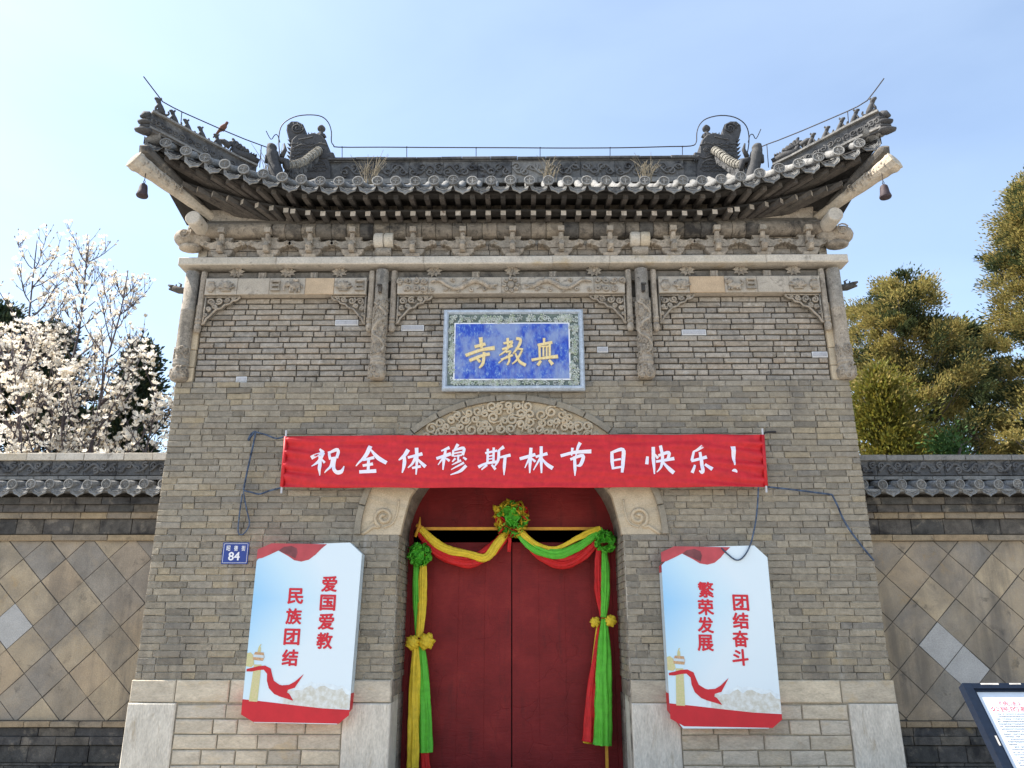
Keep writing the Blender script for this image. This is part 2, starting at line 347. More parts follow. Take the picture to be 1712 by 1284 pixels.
M['cyp'] = leaf('cypress_leaf', [(.17, .165, .05), (.28, .22, .07), (.21, .19, .06), (.36, .27, .09), (.12, .13, .045)], .42)
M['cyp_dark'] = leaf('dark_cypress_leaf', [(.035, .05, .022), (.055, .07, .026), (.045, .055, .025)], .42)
M['cyp_gold'] = leaf('golden_cypress_leaf', [(.13, .12, .02), (.19, .155, .025), (.10, .11, .02), (.15, .145, .03)], .42)
M['conifer'] = leaf('dark_conifer_leaf', [(.02, .035, .022), (.03, .05, .026), (.045, .055, .02), (.025, .035, .03)], .12)
M['green'] = leaf('bright_conifer_leaf', [(.04, .09, .025), (.06, .12, .03)], .2)
M['ground'] = stone('paving', [(.32, .30, .27), (.36, .33, .29), (.29, .275, .25)], var=.2, nsc=2, bump=.2)
M['earth'] = stone('courtyard_ground', [(.24, .22, .18)], var=.3, nsc=1.5, bump=.3)
M['bird'] = plain('brown_dove', (.12, .055, .035), .8, var=.3, nsc=40)

# plaque field: weathered cobalt with vertical pale streaks
m, t, b, o = nt('cobalt_glaze'); v = vec_(t, (1, 1, .55))
c = ramp(t, noise(t, v, 30, 5, .7), [(.35, (.010, .035, .33)), (.5, (.02, .07, .46)), (.6, (.08, .17, .48)), (.69, (.34, .42, .58))])
c = mix(t, c, (.28, .35, .50), ramp(t, noise(t, vec_(t, (1, 1, .6)), 5, 4, .6), [(.44, (0, 0, 0)), (.62, (.7,) * 3)]))
t.links.new(c, b.inputs['Base Color']); b.inputs['Roughness'].default_value = .4; M['cobalt'] = m
# door: maroon paint, peeling
m, t, b, o = nt('maroon_door_paint'); v = vec_(t)
c = ramp(t, noise(t, v, 2.2, 5, .65), [(.3, (.15, .011, .011)), (.55, (.21, .016, .016)), (.75, (.27, .026, .022))])
vo = N(t, 'ShaderNodeTexVoronoi', feature='DISTANCE_TO_EDGE'); vo.inputs['Scale'].default_value = 3.4
wp = N(t, 'ShaderNodeMix', data_type='VECTOR'); wp.inputs[0].default_value = .22; nn = N(t, 'ShaderNodeTexNoise'); nn.inputs['Scale'].default_value = 3
t.links.new(v, nn.inputs['Vector']); t.links.new(v, wp.inputs[4]); t.links.new(nn.outputs['Color'], wp.inputs[5]); t.links.new(wp.outputs[1], vo.inputs['Vector'])
edge = ramp(t, vo.outputs['Distance'], [(0, (0, 0, 0)), (.02, (1, 1, 1))])
msk = ramp(t, noise(t, v, 1.3, 3), [(.48, (0, 0, 0)), (.6, (1, 1, 1))])
crack = math_(t, 'MULTIPLY', math_(t, 'SUBTRACT', 1.0, edge), msk)
c = mix(t, c, (.06, .008, .009), math_(t, 'MULTIPLY', crack, .12)); c = mix(t, c, (.34, .10, .085), ramp(t, noise(t, vec_(t, (.6, 1, 1.6)), 26, 5, .75), [(.68, (0, 0, 0)), (.76, (.55,) * 3)])); c = mix(t, c, (.075, .012, .012), ramp(t, noise(t, vec_(t, (2.2, 1, .35)), 2.4, 5, .7), [(.54, (0, 0, 0)), (.72, (.6,) * 3)])); t.links.new(c, b.inputs['Base Color'])
hz = noise(t, vec_(t, (.35, 1, 2.2)), 11, 6, .65, .9)
bp = N(t, 'ShaderNodeBump'); bp.inputs['Strength'].default_value = .5; bp.inputs['Distance'].default_value = .03
t.links.new(math_(t, 'SUBTRACT', math_(t, 'MULTIPLY', hz, .5), math_(t, 'MULTIPLY', crack, .22)), bp.inputs['Height']); t.links.new(bp.outputs[0], b.inputs['Normal'])
b.inputs['Roughness'].default_value = .55; b.inputs['Specular IOR Level'].default_value = .22; M['door'] = m
# printed sky of the two posters: blue at upper left fading to white (object coordinates, print)
m, t, b, o = nt('poster_sky_print'); tc = N(t, 'ShaderNodeTexCoord'); sp = N(t, 'ShaderNodeSeparateXYZ'); t.links.new(tc.outputs['Object'], sp.inputs[0])
dx = math_(t, 'ADD', math_(t, 'MULTIPLY', sp.outputs[0], .75), .42); dz = math_(t, 'MULTIPLY', math_(t, 'ABSOLUTE', math_(t, 'SUBTRACT', sp.outputs[2], .35)), .55)
c = ramp(t, math_(t, 'ADD', dx, dz), [(.0, (.30, .56, .80)), (.38, (.52, .70, .80)), (.75, (.66, .75, .80))])
t.links.new(c, b.inputs['Base Color']); b.inputs['Roughness'].default_value = .33; M['poster'] = m

# ---------------------------------------------------------------- ground
MB().box(-400, 400, -400, 900, -.3, 0).build('ground', M['ground'])['kind'] = 'structure'
MB().box(-60, 60, 2.6, 60, -.1, .012).build('courtyard_ground', M['earth'])['kind'] = 'structure'

# ================================================================ GATE
HW = 4.28; DEPTH = 2.0; ZP = 1.045; ZL = 4.59; ZB = 5.76; ZS = 6.04
ARC_Z = 2.66; ARC_A, ARC_H = 1.83, 1.695        # outer edge of the arch ring
JW, IN_H = 1.345, 1.24                          # doorway half width, inner arch rise
gate = thing('gate_building', 'grey brick gatehouse with carved stone cornice, arched doorway and upturned tiled roof', 'gatehouse', (0, 1, 0))
def arch_out(z): return ARC_A * math.sqrt(max(0, 1 - ((z - ARC_Z) / ARC_H) ** 2)) if z > ARC_Z else JW
CH = .0765
def courses(x0, x1, z0, z1, block=None, L=.305, Hd=.148, seed=1, ch=CH):
    r = random.Random(seed); n = max(1, round((z1 - z0) / ch)); h = (z1 - z0) / n
    for i in range(n):
        za = z0 + i * h; zb = za + h
        iv = [(x0, x1)] if block is None else block(za, zb)
        for a, b_ in iv:
            x = a - (r.uniform(0, L - .08) if r.random() < .8 else 0)
            while x < b_ - 1e-4:
                w = L if r.random() < .68 else Hd
                w = max(w * r.uniform(.93, 1.06), a + .08 - x)
                xa, xb = max(x, a), min(x + w, b_)
                if b_ - xb < .07: xb = b_
                if xb - xa > .035: yield xa, xb, za, zb, i
                elif xb - xa > 0: pass
                x = x + w if xb < b_ else b_
wall = MB()
wall.box(-HW + .012, -JW, .012, DEPTH, 0, ZL); wall.box(JW, HW - .012, .012, DEPTH, 0, ZL)
# spandrel wall above the doorway
NA = 32
for i in range(NA):
    t0, t1 = math.pi * i / NA, math.pi * (i + 1) / NA
    xa, xb = JW * math.cos(t1), JW * math.cos(t0); za, zb = ARC_Z + IN_H * math.sin(t1), ARC_Z + IN_H * math.sin(t0)
    wall.add([(xa, .012, za), (xb, .012, zb), (xb, .012, ZL), (xa, .012, ZL), (xa, DEPTH, za), (xb, DEPTH, zb), (xb, DEPTH, ZL), (xa, DEPTH, ZL)],
             [(0, 1, 2, 3), (7, 6, 5, 4), (0, 4, 5, 1)])
wall.box(-HW + .03, HW - .03, .075, DEPTH, ZL + .0005, 6.62)
wall_o = wall.build('wall', M['mortar'], gate)
def lower_block(za, zb):
    z = za if za > ARC_Z - .02 else za
    if zb <= ARC_Z + .01: k = JW
    elif za < ARC_Z: k = ARC_A + .05
    else: k = arch_out(za)
    if za > ARC_Z + ARC_H: return [(-HW, HW)]
    return [(-HW, -k), (k, HW)]
# bricks of the lower wall: the lowest (largest in view) ones are single pieces
rb = random.Random(11); lower = list(courses(-HW, HW, ZP, ZL, lower_block, seed=5))
cache = {}; fieldm = MB(); single = 0
PATCH = [(692, 549), (1005, 589), (588, 541), (1172, 551), (1381, 590), (652, 640), (406, 637)]
def brick_mesh(w, h, key, mat):
    k = (round(w / .02), round(h, 3), key)
    if k not in cache:
        w_ = k[0] * .02 - .011
        cache[k] = MB().cbox(-w_ / 2, w_ / 2, -.010, .03, -h / 2 + .005, h / 2 - .005, .006, .010, random.Random(hash(k) % 9999)).mesh('brick', mat)
    return cache[k]
for xa, xb, za, zb, i in lower:
    jy = rb.uniform(-.005, .004)
    if single < 300:
        single += 1
        obj('brick', brick_mesh(xb - xa, zb - za, rb.randrange(4), M['brick']), wall_o, ((xa + xb) / 2, jy, (za + zb) / 2))
    else:
        fieldm.cbox(xa + .0055, xb - .0055, jy - .010, .03, za + .005, zb - .005, .006, .010, rb)
# side faces of the gate and the passage jambs
for sx in (-1, 1):
    for xa, xb, za, zb, i in courses(0.0, DEPTH, ZP, ZL, seed=20 + sx):
        a, b_ = sorted((sx * (HW - .02), sx * (HW + rb.uniform(-.004, .004))))
        fieldm.box(a, b_, xa + .05 if xa < .02 else xa + .004, xb - .004, za + .004, zb - .004)
    for xa, xb, za, zb, i in courses(0.02, .84, ZP, ARC_Z, L=.29, seed=30 + sx):
        a, b_ = sorted((sx * (JW + .02), sx * (JW - .012 + rb.uniform(-.006, .004))))
        fieldm.box(a, b_, xa + .004, xb - .004, za + .005, zb - .005)
fieldm.build('brick_field', M['brick'], wall_o, kind='stuff')
# upper recessed panel
up_dark = MB().box(-HW + .05, HW - .05, .068, .074, ZL + .001, 6.30).build('recessed_panel', M['mortar_dark'], gate)
upm = MB(); patches = [P(u, v, .03) for u, v in PATCH]
def upblk(za, zb): return [(-4.06, 4.06)]
for xa, xb, za, zb, i in courses(-4.06, 4.06, ZL + .004, ZB, upblk, seed=9):
    hit = any(xa < p.x < xb and za < p.z < zb for p in patches)
    if hit:
        pb = MB().cbox(xa + .012, xb - .012, .022, .07, za + .012, zb - .012, .003).build('patch_brick', M['brick_new'], up_dark)
        MB().box(xa + .001, xb - .001, .028, .067, za + .001, zb - .001).build('patch_mortar', M['mortar_white'], up_dark)
        continue
    low = za < ZL + .25
    jy = rb.uniform(.018, .034)
    upm.cbox(xa + .007, xb - .007, jy, .069, za + .008, zb - .008, .009, .008, rb)
upm.build('brick_field', M['brick_up'], up_dark, kind='stuff')
for sx in (-1, 1):   # flat stones beside the corner columns
    z = ZL + .004
    for hgt in (.2, .24, .3, .33):
        a, b_ = sorted((sx * 4.075, sx * 4.22)); MB().cbox(a, b_, .0, .07, z, z + hgt - .008, .008, .006).build('corner_stone', M['arch'], up_dark); z += hgt

# ---- plinth stones
pl = MB(); pl.box(-HW - .02 + .03, -JW - .03, -.005, .011, 0, ZP - .01); pl.box(JW + .03, HW + .02 - .03, -.005, .011, 0, ZP - .01)
plinth = pl.build('plinth', stone('plinth_mortar', [(.36, .32, .25)], var=.35), gate)
rp = random.Random(3)
def stones(x0, x1, z0, z1, n, j=.012, mat='lime', y0=-.03):
    ws_ = [rp.uniform(.75, 1.3) for _ in range(n)]; s = sum(ws_); x = x0
    for w in ws_:
        w = w / s * (x1 - x0)
        MB().cbox(x + .007, x + w - .007, y0 - rp.uniform(0, .008), .01, z0 + .006, z1 - .006, .012, j, rp).build('stone_block', M[mat], plinth); x += w
for sx in (-1, 1):
    a, b_ = sorted((sx * (JW + .0), sx * (HW + .02)))
    stones(a, b_, .80, ZP, 5, .008)
    for p0, p1, mt in ((HW - .53, HW + .02, 'lime_white'), (JW - .005, JW + .53, 'lime_white')):
        c0, c1 = sorted((sx * p0, sx * p1))
        MB().cbox(c0 + .003, c1 - .003, -.045, .01 if p0 > 2 else .5, .0, .797, .012, .008, rp).build('stone_pillar', M[mt], plinth)
    d0, d1 = sorted((sx * (JW + .535), sx * (HW - .535)))
    for k in range(5): stones(d0, d1, .155 * k + .01, .155 * (k + 1) + .01, 5 if k % 2 else 4)
    for k in range(6):    # stones lining the doorway
        e0, e1 = sorted((sx * (JW - .02), sx * (JW + .02)))
        ya = .51 if k < 5 else .02
        yy = ya
        for wdt in (.2, .14, .2):
            if yy + wdt > .84: wdt = .84 - yy
            if wdt < .04: break
            MB().box(e0, e1, yy + .004, yy + wdt - .004, .172 * k + .004, .172 * (k + 1) - .004).build('stone_block', M['reveal'], plinth); yy += wdt

# ---- arch: trim ring, carved voussoirs, reveal
arch = MB()
for i in range(NA):
    t0, t1 = math.pi * i / NA, math.pi * (i + 1) / NA
    q = [(JW - .012) * 1.0, IN_H - .012]
    pts = []
    for tt in (t0, t1): pts.append((q[0] * math.cos(tt), ARC_Z + q[1] * math.sin(tt)))
    arch.add([(pts[0][0], .10, pts[0][1]), (pts[1][0], .10, pts[1][1]), (pts[1][0], .86, pts[1][1]), (pts[0][0], .86, pts[0][1])], [(0, 1, 2, 3)])
arch_o = arch.build('arch_reveal', M['reveal'], gate, smooth=True)
nseg = 15
def ell(a, h, tt): return (a * math.cos(tt), ARC_Z + h * math.sin(tt))
for i in range(nseg):
    a0, a1 = math.pi * (i + .02) / nseg, math.pi * (i + .98) / nseg; pts = []
    for k in range(4): pts.append(ell(ARC_A + .045, ARC_H + .045, lerp(a0, a1, k / 3)))
    for k in range(4): pts.append(ell(ARC_A - .03, ARC_H - .03, lerp(a1, a0, k / 3)))
    MB().prism(pts, -.04 - rb.uniform(0, .008), .02, .006).build('arch_brick', M['trim'], arch_o)
def inner(tt):
    """cusped inner edge of the carved arch face"""
    c = abs(math.sin(tt * 3.5 + .0)) if False else 0
    d = abs(math.degrees(tt) - 90)
    w = .045 * abs(math.cos(R(d) * 4.0))
    pk = .10 * max(0, 1 - d / 7)
    a = JW - .02 - (w if d < 70 else w * max(0, (90 - d) / 20))
    h = IN_H - .02 - w * (1 if d < 70 else max(0, (90 - d) / 20)) + pk
    return ell(a, h, tt)
cuts = [0, 27, 52, 74, 106, 128, 153, 180]
for i in range(len(cuts) - 1):
    a0, a1 = R(cuts[i] + .18), R(cuts[i + 1] - .18); pts = []; n = 14
    po = [ell(ARC_A - .028, ARC_H - .028, lerp(a0, a1, k / n)) for k in range(n + 1)]; pi_ = [inner(lerp(a0, a1, k / n)) for k in range(n + 1)]
    y0 = .006 if 1 <= i <= 5 else .002
    vo_ = MB()
    for k in range(n):
        q = [po[k], po[k + 1], pi_[k + 1], pi_[k]]
        vs_ = [(x, y0, z) for x, z in q] + [(x, .12, z) for x, z in q]
        vo_.add(vs_, [(3, 2, 1, 0), (2, 3, 7, 6)] + ([(0, 3, 7, 4)] if k == 0 else []) + ([(1, 5, 6, 2)] if k == n - 1 else []))
    v_o = vo_.build('voussoir', M['arch'], arch_o)
# raised relief on the arch face (scrolls and tendrils), joined
rel = MB(); rr = random.Random(21); used_ = []
for i in range(2500):
    tt = R(rr.uniform(36, 144)); f_ = rr.uniform(.10, .92)
    x, z = lerp(JW - .02, ARC_A - .06, f_) * math.cos(tt), ARC_Z + lerp(IN_H, ARC_H - .06, f_) * math.sin(tt); r_ = rr.uniform(.04, .078)
    if any(math.hypot(x - a, z - b_) < (r_ + c_) * .76 for a, b_, c_ in used_): continue
    used_.append((x, z, r_)); a0 = rr.uniform(0, 6.28); sg = rr.choice((-1, 1)); sp_ = spiral(x, z, r_, 1.35, a0, -.022, 14, sg, .28)
    rel.tube(sp_, [.010] + [.017] * 10 + [.02, .022, .022, .016], 6)
    tl = sp_[0]; dd = V(math.cos(a0 - sg * 1.2), 0, math.sin(a0 - sg * 1.2)); rel.tube([tl, tl + dd * .03, tl + dd * .07 + V(0, .004, rr.uniform(-.02, .02))], [.015, .014, .006], 5)
for sx in (-1, 1):   # big snail scroll at each foot of the arch
    cx, cz = sx * 1.53, ARC_Z + .21
    sp_ = spiral(cx, cz, .12, 1.6, -math.pi / 2, -.008, 26, sx)
    tail = [V(sx * 1.78, .0, ARC_Z + .01), V(sx * 1.72, .0, ARC_Z + .05), V(sx * 1.65, .0, ARC_Z + .10), V(sx * 1.60, .0, ARC_Z + .095)]
    rel.tube(smooth_path(tail + sp_[1:], 2), .022, 6)
    rel.tube(smooth_path([V(sx * 1.53, 0, ARC_Z + .09), V(sx * 1.42, 0, ARC_Z + .14), V(sx * 1.37, 0, ARC_Z + .28), V(sx * 1.36, 0, ARC_Z + .42)], 5), .014, 5)
rel.build('arch_relief', M['arch'], arch_o, smooth=True, kind='stuff')

# ---- doors
zt = PZ(888, .85)
for sx in (-1, 1):
    d = MB()
    a, b_ = (-JW, -.007) if sx < 0 else (.007, JW)
    d.cbox(a, b_, .85, .93, .0, zt - .01, .006)
    dl = d.build('door_leaf', M['door'], gate)
    xw = 0.0
    for k in range(4):      # sheet-covered boards, hardly proud of one another
        x0_, x1_ = lerp(a, b_, k / 4), lerp(a, b_, (k + 1) / 4); MB().cbox(x0_ + .0005, x1_ - .0005, .8475 - rb.uniform(0, .0015), .852, .03, zt - .016, .0015, .0).build('door_board', M['door'], dl)
MB().box(-.05, .05, .935, .97, 0, zt - .03).build('gap_light_block', M['iron'], gate)  # added dark strip behind the leaves, keeps daylight out of the central gap
tp = MB(); pts = [(-JW, zt + .016)] + [(-JW * math.cos(math.pi * i / 24), ARC_Z + IN_H * math.sin(math.pi * i / 24)) for i in range(0, 25)] + [(JW, zt + .016)]
tp.prism(pts, .83, .90); tp.build('transom_panel', M['door'], gate)
for sx in (-1, 1):
    a, b_ = sorted((sx * JW, sx * (JW - .07))); MB().box(a, b_, .80, .849, 0, zt + .1).build('door_jamb', M['door'], gate)
MB().box(-JW + .07, JW - .07, .94, 1.02, zt - .1, zt - .03).build('lintel_rail', M['door'], gate)

# ---- columns
def col_prof(r, z0, z1):
    return [(r * .9, z0), (r * 1.16, z0 + .02), (r * 1.26, z0 + .07), (r * 1.2, z0 + .13), (r * .98, z0 + .175), (r * .98, z0 + .185), (r * 1.14, z0 + .2), (r * 1.14, z0 + .225),
            (r * 1.0, z0 + .235), (r * 1.12, z0 + .25), (r * 1.12, z0 + .275), (r * .98, z0 + .285), (r * 1.03, z0 + .30), (r, z0 + .34),
            (r, lerp(z0, z1, .62)), (r * 1.03, lerp(z0, z1, .625)), (r * 1.03, lerp(z0, z1, .64)), (r * .97, lerp(z0, z1, .645)), (r * .97, z1)]
ZC = 6.11
def knot_relief(mb, x, y, r, z0, z1, n, sd):
    q = random.Random(sd)
    for i in range(n):
        z = q.uniform(z0, z1); a = q.uniform(math.pi * 1.05, math.pi * 1.95); s = q.uniform(.025, .05); pts = []
        for k in range(8):
            aa = a + (s / r) * lerp(1, .2, k / 7) * math.cos(k * .9 + i); pts.append(V(x + (r + .004) * math.cos(aa), y + (r + .004) * math.sin(aa), z + s * 1.3 * lerp(1, .2, k / 7) * math.sin(k * .9 + i)))
        mb.tube(pts, .010, 4)
for sx, xx in ((-1, -4.235), (1, 4.245)):
    c_ = MB(); c_.lathe(col_prof(.094, ZL + .005, ZC), (xx, -.015, 0), n=20)
    co = c_.build('corner_column', M['carved'], gate, smooth=True)
    k_ = MB(); knot_relief(k_, xx, -.015, .096, ZL + .29, ZL + .42, 16, 4); knot_relief(k_, xx, -.015, .112, ZL + .03, ZL + .15, 12, 5); k_.build('column_carving', M['carved'], co, smooth=True, kind='stuff')
    h = MB()    # dragon head peg pointing sideways
    zc = PZ(484, -.02); pth = [V(xx + sx * .06, -.02, zc), V(xx + sx * .15, -.02, zc + .01), V(xx + sx * .235, -.03, zc + .035)]
    h.tube(pth, [.045, .05, .042], 8); h.tube([pth[2] + V(0, 0, .012), pth[2] + V(sx * .07, -.005, .045)], [.035, .012], 6); h.tube([pth[2] + V(0, 0, -.015), pth[2] + V(sx * .055, -.005, -.012)], [.03, .012], 6)
    h.tube([pth[1] + V(0, 0, .03), pth[1] + V(sx * -.01, 0, .085), pth[1] + V(sx * .03, 0, .11)], [.018, .014, .006], 5); h.tube([pth[1] + V(sx * .05, 0, .04), pth[1] + V(sx * .06, 0, .09)], [.016, .007], 5)
    h.build('dragon_head_peg', M['statue'] if False else M['dark'], gate, smooth=True)
for sx, xx in ((-1, -1.70), (1, 1.715)):
    c_ = MB(); c_.lathe(col_prof(.088, ZL + .01, ZC), (xx, -.05, 0), n=20)
    co = c_.build('dragon_column', M['carved'], gate, smooth=True)
    k_ = MB(); z0, z1 = ZL + .33, ZL + 1.05
    pts = []
    for i in range(40):    # the dragon's body winding up the shaft
        a = math.pi * 1.5 + .9 * math.sin(i * .27 + .12 * math.sin(i)); pts.append(V(xx + .094 * math.cos(a), -.05 + .094 * math.sin(a), lerp(z0, z1, i / 39)))
    k_.tube(pts, [.016 + .006 * math.sin(i * .08) for i in range(40)], 6); knot_relief(k_, xx, -.05, .09, z0, z1, 110, 8 + sx); knot_relief(k_, xx, -.05, .105, ZL + .03, ZL + .15, 18, 9)
    k_.build('column_carving', M['carved'], co, smooth=True, kind='stuff')
    k_ = MB(); z = PZ(482, -.16); k_.box(xx - .02, xx + .02, -.20, -.12, z - .05, z + .05); k_.box(xx - .032, xx + .032, -.215, -.19, z + .028, z + .05); k_.build('peg', M['dark'], co)
def hang_post(xx, y=-.035):
    zb = PZ(553, y) + .02; r = .043
    p = MB().lathe([(r * .2, zb - .035), (r * .75, zb - .025), (r * 1.1, zb + .01), (r * 1.12, zb + .05), (r * .8, zb + .085), (r * 1.1, zb + .1), (r * 1.1, zb + .12), (r * .85, zb + .13), (r * 1.1, zb + .145),
                    (r * 1.1, zb + .165), (r * .95, zb + .18), (r * .95, 5.99), (r * 1.05, 6.0), (r * .9, ZC - .03), (r * .9, ZC)], (xx, y, 0), n=8)
    p.build('hanging_post', M['carved'], gate)
HP = [-4.075, -1.84, -1.545, 1.545, 1.875, 4.085]
for x in HP: hang_post(x)

# ---- carved beams, frieze, spandrels
bays = [(-4.02, -1.895), (-1.49, 1.49), (1.93, 4.03)]
zb0, zb1 = PZ(490, -.1), PZ(463, -.1)
def lotus(mb, x, y, z, s, petals=8, flat=.8):
    for k in range(petals):
        a = 2 * math.pi * k / petals + .2; d = V(math.cos(a), 0, math.sin(a) * flat)
        mid = V(x, y - .014, z) + d * s * .55; tip = V(x, y - .004, z) + d * s; w = V(-d.z, 0, d.x) * s * .24
        base = V(x, y - .006, z) + d * s * .12
        mb.add([base, mid + w, tip, mid - w, mid + V(0, -.012, 0)], [(0, 1, 4), (1, 2, 4), (2, 3, 4), (3, 0, 4)])
    mb.blob((x, y - .008, z), (s * .2, .014, s * .2), 8, 4)
frieze = MB().box(-4.03, 4.05, -.012, .066, zb1 - .01, ZC - .001).build('frieze_band', stone('frieze_stone', [(.17, .15, .125)], var=.45, nsc=8, stains=[(BLK, 5, .5, .66, .7)]), gate)
zf = PZ(453, -.03)
for u in (396.7, 482, 568, 726, 856.6, 993, 1148.6, 1238, 1326):
    q = MB(); lotus(q, PX(u, 453, -.02), -.02, zf, .112, 9); q.build('stone_flower', M['carved'], frieze)
for u in (439.5, 526, 795.5, 924, 1193.5, 1282):
    x = PX(u, 455, -.03); q = MB(); q.cbox(x - .05, x + .05, -.055, -.012, zb1 + .002, ZC - .01, .012); q.tube([V(x - .02, -.058, zb1 + .02), V(x - .025, -.06, ZC - .03)], .014, 5); q.tube([V(x + .02, -.058, zb1 + .02), V(x + .025, -.06, ZC - .03)], .014, 5)
    q.build('frieze_post', M['carved'], frieze)
def motif(mb, kind, x, z, s, y):
    if kind == 'pot':
        mb.blob((x, y, z - s * .1), (s * .42, .025, s * .38), 10, 6); mb.tube([V(x - s * .25, y - .005, z + s * .3), V(x + s * .25, y - .005, z + s * .3)], s * .1, 6); mb.tube([V(x - s * .2, y, z - s * .5), V(x + s * .2, y, z - s * .5)], s * .09, 6)
    elif kind == 'lotus':
        for k in range(-3, 4):
            a = math.pi / 2 + k * .42; mb.tube([V(x, y, z - s * .35), V(x + .5 * s * math.cos(a), y - .012, z - s * .3 + .5 * s * math.sin(a)), V(x + .85 * s * math.cos(a), y, z - s * .3 + .75 * s * math.sin(a))], [s * .1, s * .17, s * .03], 5)
        mb.tube([V(x - s * .4, y, z - s * .42), V(x + s * .4, y, z - s * .42)], s * .11, 6)
    elif kind == 'elephant':
        mb.blob((x, y, z), (s * .55, .03, s * .36), 10, 6)
        for dx in (-.38, -.18, .2, .4): mb.tube([V(x + dx * s, y, z - s * .15), V(x + dx * s, y, z - s * .62)], s * .1, 6)
        mb.blob((x - s * .62, y - .006, z + s * .12), (s * .27, .028, s * .26), 8, 5); mb.tube(smooth_path([V(x - s * .8, y - .01, z + s * .1), V(x - s * .95, y - .01, z - s * .25), V(x - s * .85, y - .01, z - s * .5)], 3), s * .075, 5)
        mb.blob((x - s * .5, y - .02, z + s * .1), (s * .15, .012, s * .2), 7, 4); mb.blob((x + s * .05, y - .004, z + s * .5), (s * .28, .02, s * .16), 8, 5)
        mb.tube([V(x + .55 * s, y, z + .1 * s), V(x + .66 * s, y, z - .25 * s)], s * .05, 5)
    elif kind == 'lion':
        mb.blob((x + s * .1, y, z - s * .18), (s * .6, .03, s * .3), 10, 6); mb.blob((x - s * .35, y - .008, z + s * .25), (s * .3, .03, s * .28), 9, 5)
        for k in range(8): a = k * .785; mb.blob((x - s * .35 + s * .28 * math.cos(a), y - .004, z + s * .25 + s * .26 * math.sin(a)), (s * .1, .018, s * .1), 6, 4)
        for dx in (-.35, -.1, .35, .6): mb.tube([V(x + dx * s, y, z - .3 * s), V(x + (dx - .08) * s, y - .004, z - .58 * s)], s * .11, 6)
        mb.tube(smooth_path([V(x + .65 * s, y, z - .1 * s), V(x + .85 * s, y, z + .15 * s), V(x + .65 * s, y, z + .35 * s)], 3), s * .08, 5)
    elif kind == 'stand':
        mb.box(x - s * .4, x + s * .4, y - .02, y + .01, z - s * .5, z - s * .32); mb.box(x - s * .34, x + s * .34, y - .018, y + .01, z - s * .1, z + .1 * s); mb.box(x - s * .4, x + s * .4, y - .02, y + .01, z + s * .3, z + s * .46)
        for dx in (-.3, .3): mb.tube([V(x + dx * s, y, z - s * .4), V(x + dx * s, y, z + s * .4)], s * .07, 5)
bm_h = zb1 - zb0; zm = (zb0 + zb1) / 2
def side_beam(x0, x1, kinds, splits, warm):
    bo = None; root = MB().box(x0 + .004, x1 - .004, -.088, .06, zb0 + .004, zb1 - .003).build('carved_beam', M['beam'], gate)
    for i in range(len(splits) - 1):
        a, b_ = lerp(x0, x1, splits[i]), lerp(x0, x1, splits[i + 1])
        MB().cbox(a + .003, b_ - .003, -.10, -.085, zb0, zb1, .005, .003).build('beam_stone', M['beam_warm'] if i in warm else M['beam'], root)
    for kind, f_ in kinds:
        q = MB(); motif(q, kind, lerp(x0, x1, f_), zm, bm_h * .66, -.118); q.build('relief_' + {'pot': 'pot', 'lotus': 'lotus', 'elephant': 'elephant', 'lion': 'lion', 'stand': 'stand'}[kind], M['carved'], root, smooth=kind != 'stand')
side_beam(*bays[0], [('pot', .04), ('lotus', .135), ('stand', .44), ('elephant', .56), ('lotus', .86), ('stand', .96)], [0, .2, .40, .62, .8, 1], (3,))
side_beam(*bays[2], [('pot', .04), ('lotus', .14), ('lion', .46), ('stand', .57), ('lotus', .86), ('pot', .96)], [0, .19, .41, .61, .81, 1], (1,))
x0, x1 = bays[1]
root = MB().box(x0 + .004, x1 - .004, -.088, .06, zb0 + .004, zb1 - .003).build('carved_beam', M['beam'], gate)
for a, b_ in ((0, .135), (.135, .46), (.46, .54), (.54, .865), (.865, 1)):
    MB().cbox(lerp(x0, x1, a) + .003, lerp(x0, x1, b_) - .003, -.10, -.085, zb0, zb1, .005, .003).build('beam_stone', M['beam'], root)
for sx in (-1, 1):   # two dragons facing the pearl medallion
    q = MB(); pts = []
    for i in range(46):
        t_ = i / 45; pts.append(V(sx * lerp(1.05, .28, t_), -.122 - .008 * math.sin(i), zm + .062 * math.sin(t_ * 9.5 + .6) * (1 - .2 * t_)))
    q.tube(pts, [lerp(.014, .034, min(1, i / 25)) for i in range(46)], 6)
    hd = pts[-1]; q.blob((hd.x - sx * .02, -.115, hd.z + .01), (.055, .03, .042), 8, 5); q.tube([V(hd.x - sx * .04, -.12, hd.z + .015), V(hd.x - sx * .11, -.12, hd.z + .035)], [.024, .01], 5); q.tube([V(hd.x - sx * .04, -.12, hd.z - .012), V(hd.x - sx * .09, -.12, hd.z - .03)], [.02, .008], 5)
    for k in range(4): q.tube([V(hd.x + sx * .02, -.115, hd.z + .02), V(hd.x + sx * (.08 + .03 * k), -.112, hd.z + .06 - .03 * k)], [.014, .004], 4)
    for i in range(4, 44, 3): q.tube([pts[i], pts[i] + V(sx * .012, -.004, .048 if i % 2 else -.048)], [.016, .004], 4)
    for k in range(9):
        tt = (k + .5) / 9; q.tube(spiral(sx * lerp(.3, 1.07, tt), zm + (.07 if k % 2 else -.07), .03, 1.2, k, -.115, 9), .013, 5)
    q.build('relief_dragon', M['carved'], root, smooth=True)
    q = MB()
    for k in range(7): q.tube(spiral(sx * lerp(1.14, 1.45, (k % 4) / 3), zm + (.055 if k < 4 else -.055), .045, 1.3, k * 1.7, -.118, 10, sx), .018, 6)
    q.build('relief_scroll', M['carved'], root, smooth=True)
q = MB(); q.blob((0, -.11, zm), (.05, .03, .05), 10, 6)
